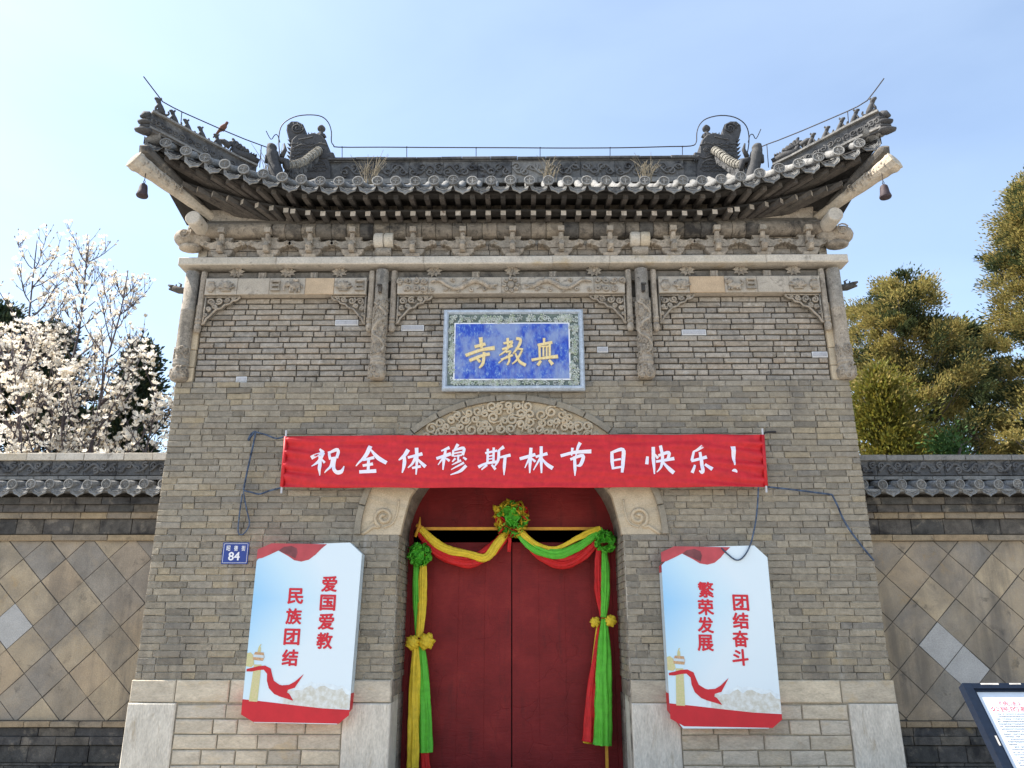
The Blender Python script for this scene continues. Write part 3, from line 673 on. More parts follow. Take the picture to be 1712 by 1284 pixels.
for k in range(8): a = k * math.pi / 4; q.tube(spiral(.085 * math.cos(a), zm + .085 * math.sin(a), .028, 1.1, a, -.118, 8), .015, 5)
q.build('relief_pearl', M['carved'], root, smooth=True)
sp_mat = stone('spandrel_stone', [(.21, .185, .15), (.25, .22, .18)], var=.45, nsc=12, bump=.5, stains=[(BLK, 8, .52, .66, .8)])
def spandrel(xp, dx, w=.46, h=.40):
    """openwork bracket under a beam end; dx = direction away from the post"""
    z1 = zb0 - .004; f = lambda a, b_: (xp + dx * a * w, z1 - b_ * h)
    out = [f(0, 0), f(1, 0), f(1.0, .06), f(.92, .15), f(.80, .17), f(.74, .27), f(.60, .30), f(.52, .42), f(.38, .46), f(.30, .56), f(.22, .68), f(.12, .80), f(.06, .97), f(0, 1)]
    q = MB(); q.prism(out, -.004, .02); o_ = q.build('spandrel', sp_mat, gate)
    q = MB(); e = [V(x, -.05, z) for x, z in out[1:]]; q.tube(e, .014, 5); q.tube([V(out[0][0] + dx * .015, -.05, z1 - .01), V(out[-1][0] + dx * .015, -.05, out[-1][1])], .012, 5); q.tube([V(*f(0, .03)[:1], -.05, f(0, .03)[1]), V(f(1, .03)[0], -.05, f(1, .03)[1])], .012, 5)
    rs = random.Random(int(xp * 100))
    for a, b_, r_ in ((.18, .2, .05), (.42, .17, .052), (.65, .13, .04), (.84, .08, .026), (.3, .38, .035), (.14, .45, .035), (.08, .66, .024)):
        x, z = f(a, b_); q.tube(spiral(x, z, r_, 1.4, rs.uniform(0, 6), -.05, 11, dx), .014, 5); q.tube(spiral(x + .02, z - .015, r_ * .8, .6, rs.uniform(0, 6), -.052, 6, -dx), .009, 4)
    q.build('spandrel_carving', M['carved'], o_, smooth=True)
for xp, dx in ((-4.025, 1), (-1.89, -1), (-1.495, 1), (1.495, -1), (1.925, 1), (4.035, -1)): spandrel(xp, dx)

# ---- ledge slab
zs0, zs1 = PZ(440, -.15), PZ(427, -.15)
slab = MB().box(-4.36, 4.38, -.135, .5, zs0 + .01, zs1 - .004).build('ledge_slab', M['slab'], gate)
sj = [-4.40, -3.1, -1.15, .55, 1.3, 3.35, 4.42]
for i in range(6):
    MB().cbox(sj[i] + .002, sj[i + 1] - .002, -.15 - rb.uniform(0, .006), .1, zs0 + rb.uniform(0, .006), zs1, .012, .006, rb).build('slab_stone', M['slab'], slab)

# ---- bracket band
zk0, zk1 = zs1 + .002, PZ(390, -.05)
band = MB().box(-4.1, 4.12, .012, .075, zk0, 6.75).build('bracket_band', M['mortar_dark'], gate)
q = MB()
for xa, xb, za, zb, i in courses(-4.08, 4.1, zk0, zk1 + .08, L=.26, Hd=.13, seed=41, ch=.075): q.cbox(xa + .004, xb - .004, -.006 + rb.uniform(-.006, .006), .02, za + .004, zb - .004, .006, .005, rb)
q.build('brick_field', M['brick_up'], band, kind='stuff')
bh = zk1 - zk0
def bracket(x):
    y = -.03; f = lambda a, b_: (x + a, zk0 + b_ * bh)
    o_ = MB().cbox(x - .095, x + .095, -.145, .0, zk0, zk0 + bh * .13, .008, .004).build('bracket', M['carved'], gate)
    cup = [f(-.15, .32), f(-.14, .2), f(-.11, .09), f(-.06, .05), f(.06, .05), f(.11, .09), f(.14, .2), f(.15, .32)]
    MB().prism(cup, -.118, .0, .008).build('bracket_cup', M['carved'], o_)
    arm = [f(-.29, .64), f(-.305, .56), f(-.28, .49), f(-.25, .52), f(-.225, .45), f(-.19, .44), f(-.15, .36), f(.15, .36), f(.19, .44), f(.225, .45), f(.25, .52), f(.28, .49), f(.305, .56), f(.29, .64), f(.24, .68), f(.20, .63), f(.15, .60), f(.10, .66), f(-.10, .66), f(-.15, .60), f(-.20, .63), f(-.24, .68)]
    q = MB(); n_ = len(arm); h_ = n_ // 2
    q.prism(arm, -.108, -.0, 0); ao = q.build('bracket_arm', M['carved'], o_)
    q = MB()
    for s_ in (-1, 1):
        x_, z_ = f(s_ * .235, .56); q.tube(spiral(x_, z_, .028, 1.2, 0, -.112, 9, s_), .009, 4)
    q.build('arm_scroll', M['carved'], o_, kind='stuff')
    MB().prism([f(-.09, .67), f(.09, .67), f(.12, .84), f(-.12, .84)], -.08, 0).build('bracket_block', M['carved'], o_)
    bk = MB()    # projecting beak: stepped nose, head on top
    bk.box(x - .036, x + .036, -.20, .0, zk0 + bh * .16, zk0 + bh * .42); bk.tube([V(x, -.19, zk0 + bh * .18), V(x, -.215, zk0 + bh * .32), V(x, -.19, zk0 + bh * .46)], [.03, .04, .032], 8)
    bk.box(x - .043, x + .043, -.18, .0, zk0 + bh * .47, zk0 + bh * .56); bk.tube([V(x, -.1, zk0 + bh * .5), V(x, -.15, zk0 + bh * .72), V(x, -.17, zk0 + bh * .86)], [.04, .036, .03], 8)
    bk.box(x - .042, x + .042, -.215, -.1, zk0 + bh * .88, zk0 + bh * 1.06)
    bk.build('bracket_beak', M['carved'], o_)
for u in (372, 449, 519, 590, 691, 774, 857, 938, 1019.5, 1125, 1198, 1274.5, 1351): bracket(PX(u, 410, -.1))
def barrel(xx, y, z, r, l, mat, name='beam_head', split=True):
    q = MB()
    for k in ((-1, 1) if split else (0,)):
        a, b_ = (-l / 2, -.004) if k < 0 else ((.004, l / 2) if k > 0 else (-l / 2, l / 2))
        q.lathe([(r * .88, a), (r, a + .02), (r * 1.03, (a + b_) / 2), (r, b_ - .008), (r * .97, b_)], (xx, y, z), 'X', 20)
    return q.build(name, M[mat], gate, smooth=False)
for xx in (-1.70, 1.715):
    barrel(xx, -.07, PZ(397, -.15), .105, .26, 'slab'); barrel(xx, -.05, PZ(419, -.1), .07, .21, 'carved', 'beam_head_base', False)

# ---- purlin of stone blocks with round corner ends
zpu = PZ(378, -.15)
q = MB(); q.lathe([(.085, -4.1), (.085, 4.1)], (0, -.03, zpu), 'X', 16); pur = q.build('purlin', M['purlin'], gate)
x = -3.2
while x < 3.2:
    w = rb.uniform(.17, .23); q = MB(); q.lathe([(.112, x + .003), (.118, x + .012), (.118, x + w - .012), (.112, x + w - .003)], (0, -.03, zpu - .01), 'X', 18)
    q.build('purlin_block', M['purlin'], pur); x += w
for sx in (-1, 1):
    q = MB(); a, b_ = sorted((sx * 3.22, sx * 4.34)); q.lathe([(.10, a), (.115, a + .03), (.115, b_ - .03), (.10, b_)], (0, -.03, zpu + .005), 'X', 20); q.build('purlin_end', M['purlin'], pur, smooth=False)
    a = PX(322 if sx < 0 else 1398, 360, -.42); z = PZ(360, -.42)
    q = MB(); q.lathe([(.088, -.40), (.10, -.385), (.102, -.2), (.102, .1)], (a, -.02, z), 'Y', 24); q.build('log_end', M['slab'], gate)
    q = MB(); xx = PX(310 if sx < 0 else 1408, 392, -.1); zz = PZ(393, -.1); q.blob((xx, -.03, zz), (.17, .17, .125), 14, 8); q.blob((xx - sx * .13, -.04, zz - .02), (.20, .10, .11), 12, 7)
    q.tube([p + V(0, -.012, 0) for p in spiral(xx - sx * .03, zz + .01, .09, 1.4, .5, -.185, 16, sx)], .010, 5); q.blob((xx - sx * .06, -.03, zz - .13), (.16, .12, .06), 12, 6)
    q.build('corner_bracket', M['carved'], gate, smooth=True)

# ================================================================ ROOF
EA, EB, RY = 4.42, 1.58, 1.0          # eave half sizes about (0, RY)
ZE = PZ(303, -.58)                     # height of the tile end caps in the middle
def lift(ax):
    s = min(1.0, max(0.0, (ax - 2.35) / (4.85 - 2.35))); return .60 * s ** 1.75, .30 * s ** 2.0
def eave_front(x):
    lz, ly = lift(abs(x))
    if x > 0: lz = lz * .90 - .022 * min(1, x / 2)      # the old eave hangs a little lower at its right end
    return V(x, RY - EB - ly, ZE + lz)
def lift_side(ay):
    s = min(1.0, max(0.0, (ay - .15) / 1.7)); return .60 * s ** 1.8, .30 * s ** 2
def eave_side(sx, y):
    lz, lx = lift_side(abs(y - RY)); return V(sx * (EA + lx), y, ZE + lz)
ZR = PZ(302, RY) - .02                 # foot of the main ridge
RL = EA - EB                           # half length of the ridge line
def slope_pts(e, top, n=6, sag=.09):
    out = []
    for i in range(n + 1):
        t_ = i / n; p = e.lerp(top, t_); p.z -= sag * math.sin(math.pi * t_) * (top.z - e.z); out.append(p)
    return out
def hip_pt(t_, sx=-1, sy=-1):
    """hip line from the ridge end (t=0) to the corner (t=1)"""
    ex = eave_front(sx * 4.72); a = V(sx * RL, RY, ZR); b_ = V(ex.x, ex.y, ex.z); p = a.lerp(b_, t_); p.z -= .09 * math.sin(math.pi * t_) * 1.0
    if sy > 0: p.y = 2 * RY - p.y
    return p
def front_row(x, sy=-1):
    e = eave_front(x); ax = abs(x)
    if ax <= RL: top = V(x, RY, ZR)
    else:
        t_ = (ax - RL) / (4.72 - RL); top = hip_pt(min(1, t_), 1 if x > 0 else -1); top.x = x
    if sy > 0: e.y = 2 * RY - e.y; top.y = 2 * RY - top.y
    return e, top
XS = [-4.70 + i * 9.40 / 38 for i in range(39)]
roof = MB()
def strip(rows):
    for a, b_ in zip(rows[:-1], rows[1:]):
        n = len(a)
        for i in range(n - 1):
            roof.add([a[i], b_[i], b_[i + 1], a[i + 1], a[i] - V(0, 0, .06), b_[i] - V(0, 0, .06), b_[i + 1] - V(0, 0, .06), a[i + 1] - V(0, 0, .06)],
                     [(0, 1, 2, 3), (7, 6, 5, 4)] + ([(4, 5, 1, 0)] if i == 0 else []))
dn = V(0, 0, -.075)
for sy in (-1, 1):
    rows = []
    for x in XS:
        e, tp_ = front_row(x, sy); rows.append([p + dn for p in slope_pts(e, tp_)])
    strip(rows if sy < 0 else rows[::-1])
YS = [RY - 1.86 + i * 3.72 / 16 for i in range(17)]
def side_row(sx, y):
    e = eave_side(sx, y); ay = abs(y - RY); t_ = min(1, ay / 1.86); h_ = hip_pt(t_, sx, -1 if y < RY else 1); h_.y = y; return e, h_
for sx in (-1, 1):
    rows = []
    for y in YS:
        e, tp_ = side_row(sx, y); rows.append([p + dn for p in slope_pts(e, tp_)])
    strip(rows if sx > 0 else rows[::-1])
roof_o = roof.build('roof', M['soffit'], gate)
bt = MB(); pan = MB()
def barrel_row(e, tp_, rad=.055):
    if (tp_ - e).length < .08: return
    pts = slope_pts(e, tp_, 5); bt.tube([p + V(0, 0, -.012) for p in pts], rad, 8)
capm = MB(); capm.lathe([(.056, .03), (.07, -.004), (.074, -.012), (.074, -.024), (.060, -.026), (.057, -.010), (.0, -.010)], (0, 0, 0), 'Y', 18)
capm.tube([V(-.035, -.016, 0), V(.035, -.016, 0)], .009, 5); capm.tube([V(0, -.016, -.045), V(0, -.016, .045)], .009, 5)
capm.tube([V(-.03, -.016, .022), V(.03, -.016, .022)], .005, 4); capm.tube([V(-.03, -.016, -.022), V(.03, -.016, -.022)], .006, 4); capm.tube(spiral(0, 0, .046, 1, 0, -.015, 14, 1, 1), .006, 4)
cap_me = capm.mesh('tile_end_cap', M['tile'], False)
# drip tile: curved pan end with a hanging pointed lip
drm = MB(); nd = 9; ax_ = .118
for i in range(nd):
    a = lerp(-1, 1, i / (nd - 1)); x = ax_ * a; zt_ = -.005 - .062 * math.sqrt(max(0, 1 - a * a)) ; lip = .030 + .028 * (1 - abs(a)) ** .8 + .008 * math.cos(a * 9)
    drm.v += [(x, .0, zt_ ), (x, -.03, zt_ - lip), (x, .012, zt_ - .012), (x, -.014, zt_ - lip - .006), (x, .16, zt_ + .075), (x, .16, zt_ + .055)]
for i in range(nd - 1):
    a, b_ = i * 6, (i + 1) * 6
    for q4 in ((a + 1, b_ + 1, b_, a), (a + 2, b_ + 2, b_ + 3, a + 3), (a + 1, a + 3, b_ + 3, b_ + 1), (a, b_, b_ + 4, a + 4), (b_ + 2, a + 2, a + 5, b_ + 5)): drm.f.append(q4); drm.mi.append(0)
drm.tube([V(-.085, -.018, -.05), V(-.05, -.026, -.078), V(0, -.032, -.094), V(.05, -.026, -.078), V(.085, -.018, -.05)], .005, 4)
drm.tube([V(-.04, -.022, -.065), V(0, -.028, -.074), V(.04, -.022, -.065)], .005, 4)
drip_me = drm.mesh('drip_tile', M['tile'])
for k, x in enumerate(XS):
    for sy in (-1, 1):
        e, tp_ = front_row(x, sy); barrel_row(e, tp_)
    if abs(x) > 4.5: continue
    e, _ = front_row(x); e2, _ = front_row(x + .05); sl = math.atan2(e2.z - e.z, e2.x - e.x); yw = math.atan2(e2.y - e.y, e2.x - e.x)
    obj('tile_end_cap', cap_me, roof_o, e + V(rb.uniform(-.006, .006), -.012, rb.uniform(-.008, .006)), (R(-8) + rb.uniform(-.06, .06), -sl * .6 + rb.uniform(-.1, .1), yw))
for k in range(len(XS) - 1):
    x = (XS[k] + XS[k + 1]) / 2; e, _ = front_row(x); e2, _ = front_row(x + .05); sl = math.atan2(e2.z - e.z, e2.x - e.x); yw = math.atan2(e2.y - e.y, e2.x - e.x)
    obj('drip_tile', drip_me, roof_o, e + V(0, -.0, -.018 + rb.uniform(-.006, .006)), (rb.uniform(-.05, .05), -sl, yw), (1.06, 1, 1.28))
for sx in (-1, 1):
    for k, y in enumerate(YS):
        e, tp_ = side_row(sx, y); barrel_row(e, tp_)
        if abs(y - RY) < 1.75: obj('tile_end_cap', cap_me, roof_o, e + V(sx * .012, 0, 0), (0, 0, R(90) * sx))
        if k < len(YS) - 1:
            e, _ = side_row(sx, (y + YS[k + 1]) / 2); obj('drip_tile', drip_me, roof_o, e + V(0, 0, -.018), (0, 0, R(90) * sx))
bt.build('barrel_tile_field', M['tile'], roof_o, kind='stuff', smooth=True)

# ---- eave boards and two rows of rafters
def eave_off(x, back, drop):
    e = eave_front(x); lz = e.z - ZE; return V(x * (1 - .02 * back), e.y + back, e.z - drop + 0.0 - lz * .12 * back / .2)
brd = MB()
XB = [-4.66 + i * 9.32 / 44 for i in range(45)]
for (back, drop, hh, th) in ((.07, .105, .035, .12), (.28, .245, .03, .14)):
    for a, b_ in zip(XB[:-1], XB[1:]):
        p, q_ = eave_off(a, back, drop), eave_off(b_, back, drop)
        vs_ = []
        for w in (p, q_): vs_ += [w, w + V(0, 0, -hh), w + V(0, th, -hh), w + V(0, th, 0)]
        brd.add(vs_, [(0, 1, 5, 4), (1, 2, 6, 5), (2, 3, 7, 6), (3, 0, 4, 7)])
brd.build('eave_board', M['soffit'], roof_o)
def rafter(name, e, s, w, h, endmat):
    d = (s - e).normalized(); side = d.cross(V(0, 0, 1)).normalized() * w / 2; upv = V(0, 0, h / 2)
    q = MB(); vs_ = [e - side - upv, e + side - upv, e + side + upv, e - side + upv, s - side - upv, s + side - upv, s + side + upv, s - side + upv]
    q.add(vs_, [(0, 1, 5, 4), (2, 3, 7, 6), (1, 2, 6, 5), (3, 0, 4, 7), (4, 5, 6, 7)]); q.cur = 1; q.add(vs_[:4], [(3, 2, 1, 0)])
    q.build(name, [M['rafter'], M[endmat]], roof_o)
n_r = 46
for i in range(n_r):
    x = -4.5 + i * 9.0 / (n_r - 1); ax = abs(x); sx = 1 if x > 0 else -1
    fan = max(0, ax - 2.95); xs = sx * (ax - fan * .62) if fan else x
    e = eave_off(x, .085, .165); s = V(xs, .02, ZE - .165 + (.10 if not fan else .02) + fan * .05); rafter('flying_rafter', e, s, .062, .065, 'rafter')
    x = x * .965 if ax > 2.95 else x; e = eave_off(x, .27, .305); s = V(xs * .985, .05, ZE - .29 + fan * .02); rafter('rafter', e, s, .068, .068, 'rafter_end' if ax < 3.3 else 'carved')
# closing board behind rafter rows and under the corner fans
cl = MB()
for a, b_ in zip(XB[:-1], XB[1:]):
    for (b0, d0, b1, d1) in ((.06, .125, .6, .0), (.30, .27, .75, .18)):
        p, q_ = eave_off(a, b0, d0), eave_off(b_, b0, d0); r1 = V(a * .97, b1 - .55, ZE - d1); r2 = V(b_ * .97, b1 - .55, ZE - d1)
        cl.add([p, q_, r2, r1], [(3, 2, 1, 0), (0, 1, 2, 3)][:1])
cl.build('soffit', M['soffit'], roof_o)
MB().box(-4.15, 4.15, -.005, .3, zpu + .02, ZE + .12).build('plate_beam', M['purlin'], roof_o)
q = MB()
q.cbox(-4.1, 4.1, -.10, .0, zpu + .075, zpu + .135, .01); q.build('plate_strip', stone('plate_strip_stone', [(.11, .095, .078)], var=.4), roof_o)
for sx in (-1, 1):   # wedge board filling below the fan at each corner
    zt_ = zpu + .13
    q = MB(); pts = [(sx * 2.9, zt_), (sx * 4.05, zt_), (sx * 4.1, zt_ + .30), (sx * 3.9, zt_ + .27)]; q.prism(pts, -.085, -.02); q.build('corner_wedge', M['carved'], roof_o)

# ---- corner beams with carved tips
for sx, tu, tv, bu, bv in ((-1, 228, 270, 330, 345), (1, 1492, 272, 1392, 345)):
    tip = P(tu, tv, -.98); base = P(bu, bv, -.25); d = (tip - base)
    back = base - d * .35
    pts = [back, base, base + d * .35, base + d * .7, base + d * .9, tip, tip + d * .06 + V(0, 0, .01)]
    q = MB(); n = 10; path = smooth_path(pts, 3); rr_ = []
    L = len(path)
    for i in range(L):
        t_ = i / (L - 1); rr_.append(lerp(.06, .14, min(1, max(0, t_ - .1) * 1.25)) * (1 if t_ < .86 else (.93 if t_ < .95 else .6)) * (1 + .04 * math.sin(i * 1.9)))
    q.tube(path, rr_, 10, squash=.75)
    cb = q.build('corner_beam', M['cornerbeam'], gate)
    q = MB()    # dragon mane scrolls on the beam's flank
    for k in range(16):
        p = base.lerp(tip, .25 + .045 * k) + V(sx * -.02, -.085, .02 + .03 * math.sin(k * 2.1)); q.tube(spiral(p.x, p.z, .04, 1.2, k, p.y, 9, sx), .009, 4)
    q.build('beam_carving', M['carved'], cb, smooth=True)
    q = MB(); tb = base.lerp(tip, .72) + V(0, .02, .0)
    q.tube([base + V(0, .05, .02), base.lerp(tip, .5) + V(0, .05, .14), base.lerp(tip, .95) + V(0, .05, .24), tip + V(-sx * .03, .05, .27)], [.08, .09, .085, .05], 8); q.build('upper_corner_beam', M['dark'], gate)

# ---- main ridge
zr0, zr1 = ZR - .05, PZ(263, RY - .12)
ridge = MB().box(-RL - .05, RL + .05, RY - .09, RY + .09, zr0, zr1 - .05).build('main_ridge', M['ridge'], gate)
def scroll_panel(w, h, sd, y=-.022, rt=.016):
    q = MB(); q.cbox(-w / 2 + .003, w / 2 - .003, -.008, .02, -h / 2, h / 2, .004)
    rs = random.Random(sd); pts = [V(lerp(-w * .47, w * .47, i / 24), y, h * .24 * math.sin(i / 24 * 2 * math.pi * 1.5 + sd)) for i in range(25)]; q.tube(pts, rt * 1.15, 5)
    for k in range(4):
        cx = lerp(-w * .36, w * .36, k / 3); q.tube(spiral(cx, h * (.14 if (k + sd) % 2 else -.14), h * .24, 1.3, rs.uniform(0, 6), y, 12, 1 if k % 2 else -1), rt, 5)
    for k in range(6):
        x = rs.uniform(-w * .42, w * .42); z = rs.uniform(-h * .36, h * .36); q.tube([V(x, y, z), V(x + rs.uniform(-.05, .05), y, z + rs.uniform(-.04, .04))], [rt * 1.4, rt * .4], 4)
    return q
zp0, zp1 = PZ(299, RY - .1), PZ(270, RY - .1); npan = 10; pw = 2 * 2.62 / npan
pan_me = [scroll_panel(pw, zp1 - zp0, s_).mesh('ridge_panel', M['ridge'], False) for s_ in range(3)]
for k in range(npan):
    me = pan_me[k % 3]
    if k in (5,):
        me = scroll_panel(pw, zp1 - zp0, 9).mesh('ridge_panel', M['ridge_pale'])
    obj('ridge_panel', me, ridge, (-2.62 + pw * (k + .5), RY - .1, (zp0 + zp1) / 2))
x = -RL
while x < RL:
    w = rb.uniform(.32, .5); w = min(w, RL - x + .01)
    MB().cbox(x + .002, x + w - .002, RY - .16, RY + .16, zr1 - .045, zr1 + rb.uniform(-.006, .008), .012, .006, rb).build('ridge_coping', M['ridge'], ridge); x += w
MB().box(-RL, RL, RY - .12, RY + .12, zr1 - .062, zr1 - .047).build('ridge_fillet', M['ridge'], ridge)
x = -RL
while x < RL:
    w = rb.uniform(.22, .34); w = min(w, RL - x + .01); MB().cbox(x + .003, x + w - .003, RY - .14, RY, zp0 - .09, zp0 - .004, .006, .004, rb).build('ridge_foot_brick', M['ridge_pale'], ridge); x += w

# ---- ridge-end beasts
for sx in (-1, 1):
    A = lambda u, v: P(u if sx < 0 else 1712 - u + 6, v, RY - .13)
    def ol(*uv): return [(A(u, v).x, A(u, v).z) for u, v in uv]
    q = MB(); body = ol((484, 300), (484, 262), (486, 245), (488, 234), (494, 228), (500, 224), (513, 225), (524, 222), (536, 225), (545, 234), (549, 246), (549, 258), (558, 256), (560, 264), (550, 268), (553, 280), (553, 300))
    q.prism(body, RY - .15, RY + .15, .02)
    tailp = ol((488, 240), (481, 228), (478, 216), (479, 207), (486, 201), (496, 201), (506, 206), (509, 214), (508, 224), (514, 232), (510, 244)); q.prism(tailp, RY - .12, RY + .12, .02)
    ro = q.build('ridge_beast', M['statue'], gate)
    q = MB(); c_ = A(497, 214); q.tube(spiral(c_.x, c_.z, .10, 1.7, 0, RY - .13, 20, sx), .012, 5)
    e = A(538, 252); q.tube(spiral(e.x, e.z, .045, 1, 0, RY - .15, 10, 1, .4), .014, 5); q.blob((e.x, RY - .155, e.z), (.02, .02, .02), 6, 4)
    for pts in (((490, 250), (505, 243), (520, 246), (535, 241), (548, 244)), ((492, 262), (508, 256), (524, 260), (540, 266), (552, 262)), ((500, 235), (512, 233), (524, 230)), ((530, 285), (520, 275), (528, 268), (542, 272), (548, 284))):
        q.tube(smooth_path([A(*p) - V(0, .02, 0) for p in pts], 4), .014, 5)
    rs = random.Random(3)
    for k in range(14): p = A(rs.uniform(490, 545), rs.uniform(236, 285)); q.tube(spiral(p.x, p.z, .03, .8, rs.uniform(0, 6), RY - .15, 7), .008, 4)
    for r_ in range(9):
        for c_i in range(9):
            p = A(489 + c_i * 6.6 + (3.3 if r_ % 2 else 0), 240 + r_ * 5.6)
            if (c_i > 6 and r_ < 6): continue
            q.tube([V(p.x + .03 * math.cos(a_), RY - .152, p.z + .03 * math.sin(a_)) for a_ in (3.3, 3.9, 4.71, 5.5, 6.1)], .009, 4)
    for k in range(9):    # fins down the outer edge and over the brow
        p = A(486 - .4 * k, 236 + 6.5 * k); q.tube([p + V(0, .02, 0), p + V(sx * .05, 0, .035)], [.025, .005], 5)
        p = A(500 + 5.4 * k, 226 - (2 if 2 < k < 6 else 0)); q.tube([p + V(0, .03, -.02), p + V(sx * .015, .02, .04)], [.022, .006], 5)
    for k in range(6): p = A(541 + 3.2 * k, 262 + .8 * k); q.tube([p, p + V(0, -.004, -.05)], [.014, .004], 5)
    for k in range(4): p = A(483 + 7 * k, 207 - 2 * (k in (1, 2))); q.tube(smooth_path([A(497, 222), A(490 + 5 * k, 214), p], 3), .008, 4)
    q.build('beast_carving', M['statue'], ro, smooth=True)
    q = MB(); b_ = A(534, 225); q.lathe([(.07, -.08), (.07, .02), (.035, .03), (.032, .09), (.056, .105), (.065, .135), (.05, .165), (.022, .195), (.005, .205)], (b_.x, RY - .05, b_.z + .03), n=10); q.build('sword_hilt', M['statue'], ro, smooth=True)

# ---- hip ridges with procession of figures
def figure(mb, p, fx, fy, s, sd=0):
    """crouching roof creature at p, facing horizontal direction (fx, fy)"""
    d = V(fx, fy, 0).normalized(); up = V(0, 0, 1); rs = random.Random(sd); f = lambda a, b_: p + d * a * s + up * b_ * s
    mb.tube([f(-.18, .0), f(-.16, .2), f(-.08, .42), f(.02, .62)], [.17 * s, .19 * s, .15 * s, .11 * s], 7)
    mb.tube([f(.0, .58), f(.06, .74), f(.16, .82), f(.27, .80 + .04 * rs.random())], [.11 * s, .135 * s, .11 * s, .055 * s], 7)
    mb.tube([f(.02, .82), f(-.06, .93), f(-.03, 1.0)], [.07 * s, .05 * s, .02 * s], 5)
    mb.tube([f(.03, .5), f(.14, .3), f(.12, .0)], [.09 * s, .065 * s, .06 * s], 6); mb.tube([f(-.1, .15), f(.1, .13), f(.14, .0)], [.12 * s, .09 * s, .06 * s], 6)
    mb.tube(smooth_path([f(-.22, .1), f(-.42, .08), f(-.52, .22), f(-.46, .34)], 3), [.07 * s] * 4 + [.06 * s] * 3 + [.05 * s] * 2 + [.02 * s], 5)
    mb.box(p.x - .16 * s, p.x + .16 * s, p.y - .16 * s, p.y + .16 * s, p.z - .05 * s, p.z + .03 * s)
LEFT = [(250, 193), (272, 204), (300, 219), (335, 238), (370, 256), (392, 268), (425, 283)]
RIGHT = [(1473, 192), (1450, 203), (1420, 218), (1385, 237), (1352, 254), (1330, 266), (1298, 281)]
for sx, LN, fig, beast, pale in ((-1, LEFT, [(263, 195), (287, 212), (310, 227), (334, 239), (361, 251)], (388, 262), [(534, 252), (523, 260), (510, 270), (495, 276), (478, 278)]),
                                 (1, RIGHT, [(1461, 195), (1433, 211), (1409, 225), (1384, 239), (1360, 250)], (1336, 261), [(1194, 252), (1205, 259), (1218, 269), (1230, 275), (1244, 277)])):
    hY = lambda i: lerp(-.92, .05, i / 6)
    top = [P(u, v, hY(i)) for i, (u, v) in enumerate(LN)]
    q = MB(); dirs = V(-sx * .72, .70, 0); nrm = V(.70, sx * .72 * 1, 0) if sx < 0 else V(-.70, .72, 0)
    nrm = V(sx * .7, -.7, 0).cross(V(0, 0, 1)).normalized() * .075
    hh = .26
    rowsA = [[p + nrm, p - nrm, p - nrm - V(0, 0, hh), p + nrm - V(0, 0, hh)] for p in top]
    for a, b_ in zip(rowsA[:-1], rowsA[1:]):
        q.add(a + b_, [(0, 1, 5, 4), (1, 2, 6, 5), (3, 0, 4, 7), (2, 3, 7, 6)])
    q.add(rowsA[0], [(0, 1, 2, 3)]); q.add(rowsA[-1], [(3, 2, 1, 0)])
    hip = q.build('hip_ridge', M['ridge'], gate)
    q = MB()
    for k, (a, b_) in enumerate(zip(top[:-1], top[1:])):
        for z_, w_, h_ in ((.0, 1.5, .028), (-.235, 1.35, .03)):
            vs_ = []
            for p in (a, b_): vs_ += [p + nrm * w_ + V(0, 0, z_ + h_), p - nrm * w_ + V(0, 0, z_ + h_), p - nrm * w_ + V(0, 0, z_), p + nrm * w_ + V(0, 0, z_)]
            q.add(vs_, [(0, 1, 5, 4), (1, 2, 6, 5), (3, 0, 4, 7), (2, 3, 7, 6), (0, 3, 2, 1), (4, 5, 6, 7)])
    q.build('ridge_coping', M['ridge_pale'], hip)
    q = MB(); sgn = 1 if nrm.y < 0 else -1
    for k in range(13):
        t_ = (k + .6) / 13.5 * 5; i = int(t_); p = top[i].lerp(top[i + 1], t_ - i) + nrm * 1.06 * sgn - V(0, 0, .12)
        ax1 = (top[i + 1] - top[i]).normalized(); pts = [p + ax1 * (.05 * lerp(1, .2, j / 9)) * math.cos(j * .85 + k) + V(0, 0, 1) * (.05 * lerp(1, .2, j / 9)) * math.sin(j * .85 + k) for j in range(10)]
        q.tube(pts, .011, 5)
    q.build('ridge_carving', M['ridge'], hip, smooth=True)
    tp0 = top[0]; q = MB()   # upturned lip and stacked end tiles at the tip
    out = V(sx * .72, -.69, 0)
    q.tube([tp0 + V(0, 0, -.02), tp0 + out * .06 + V(0, 0, -.03), tp0 + out * .10 + V(0, 0, -.07)], [.07, .055, .02], 6)
    for k in range(4): q.blob(tuple(tp0 + out * ((-.02, .03, -.01, .035)[k]) + V(0, 0, -.07 - .06 * k)), (.085 + .01 * k, .085, .038), 10, 5, lambda p_: 1 + .12 * math.sin(7 * math.atan2(p_.y, p_.x)))
    q.build('ridge_tip', M['statue'], hip, smooth=True)
    for k, (u, v) in enumerate(fig):
        q = MB(); figure(q, P(u, v, hY(.35 + k * .93)) + V(0, 0, .05), sx, -.8, .25 if k == 0 else .22, k); q.build('ridge_figure', M['statue'], hip, smooth=True)
    q = MB(); p = P(*beast, hY(5.0)) + V(0, 0, .05); figure(q, p - V(0, 0, .03), sx, -.6, .24, 9)
    d = V(sx, -.6, 0).normalized()
    for k in range(5): q.tube(smooth_path([p + d * (.03 - .04 * k) + V(0, 0, .12 - .01 * k), p + d * (.0 - .05 * k) + V(0, 0, .20 - .02 * k), p + d * (.03 - .05 * k) + V(0, 0, .24 - .03 * k)], 3), [.03] * 4 + [.02] * 2 + [.008], 5)
    q.tube([p + d * .04 + V(0, 0, .10), p + d * .14 + V(0, 0, .15), p + d * .19 + V(0, 0, .16)], [.05, .04, .015], 6)
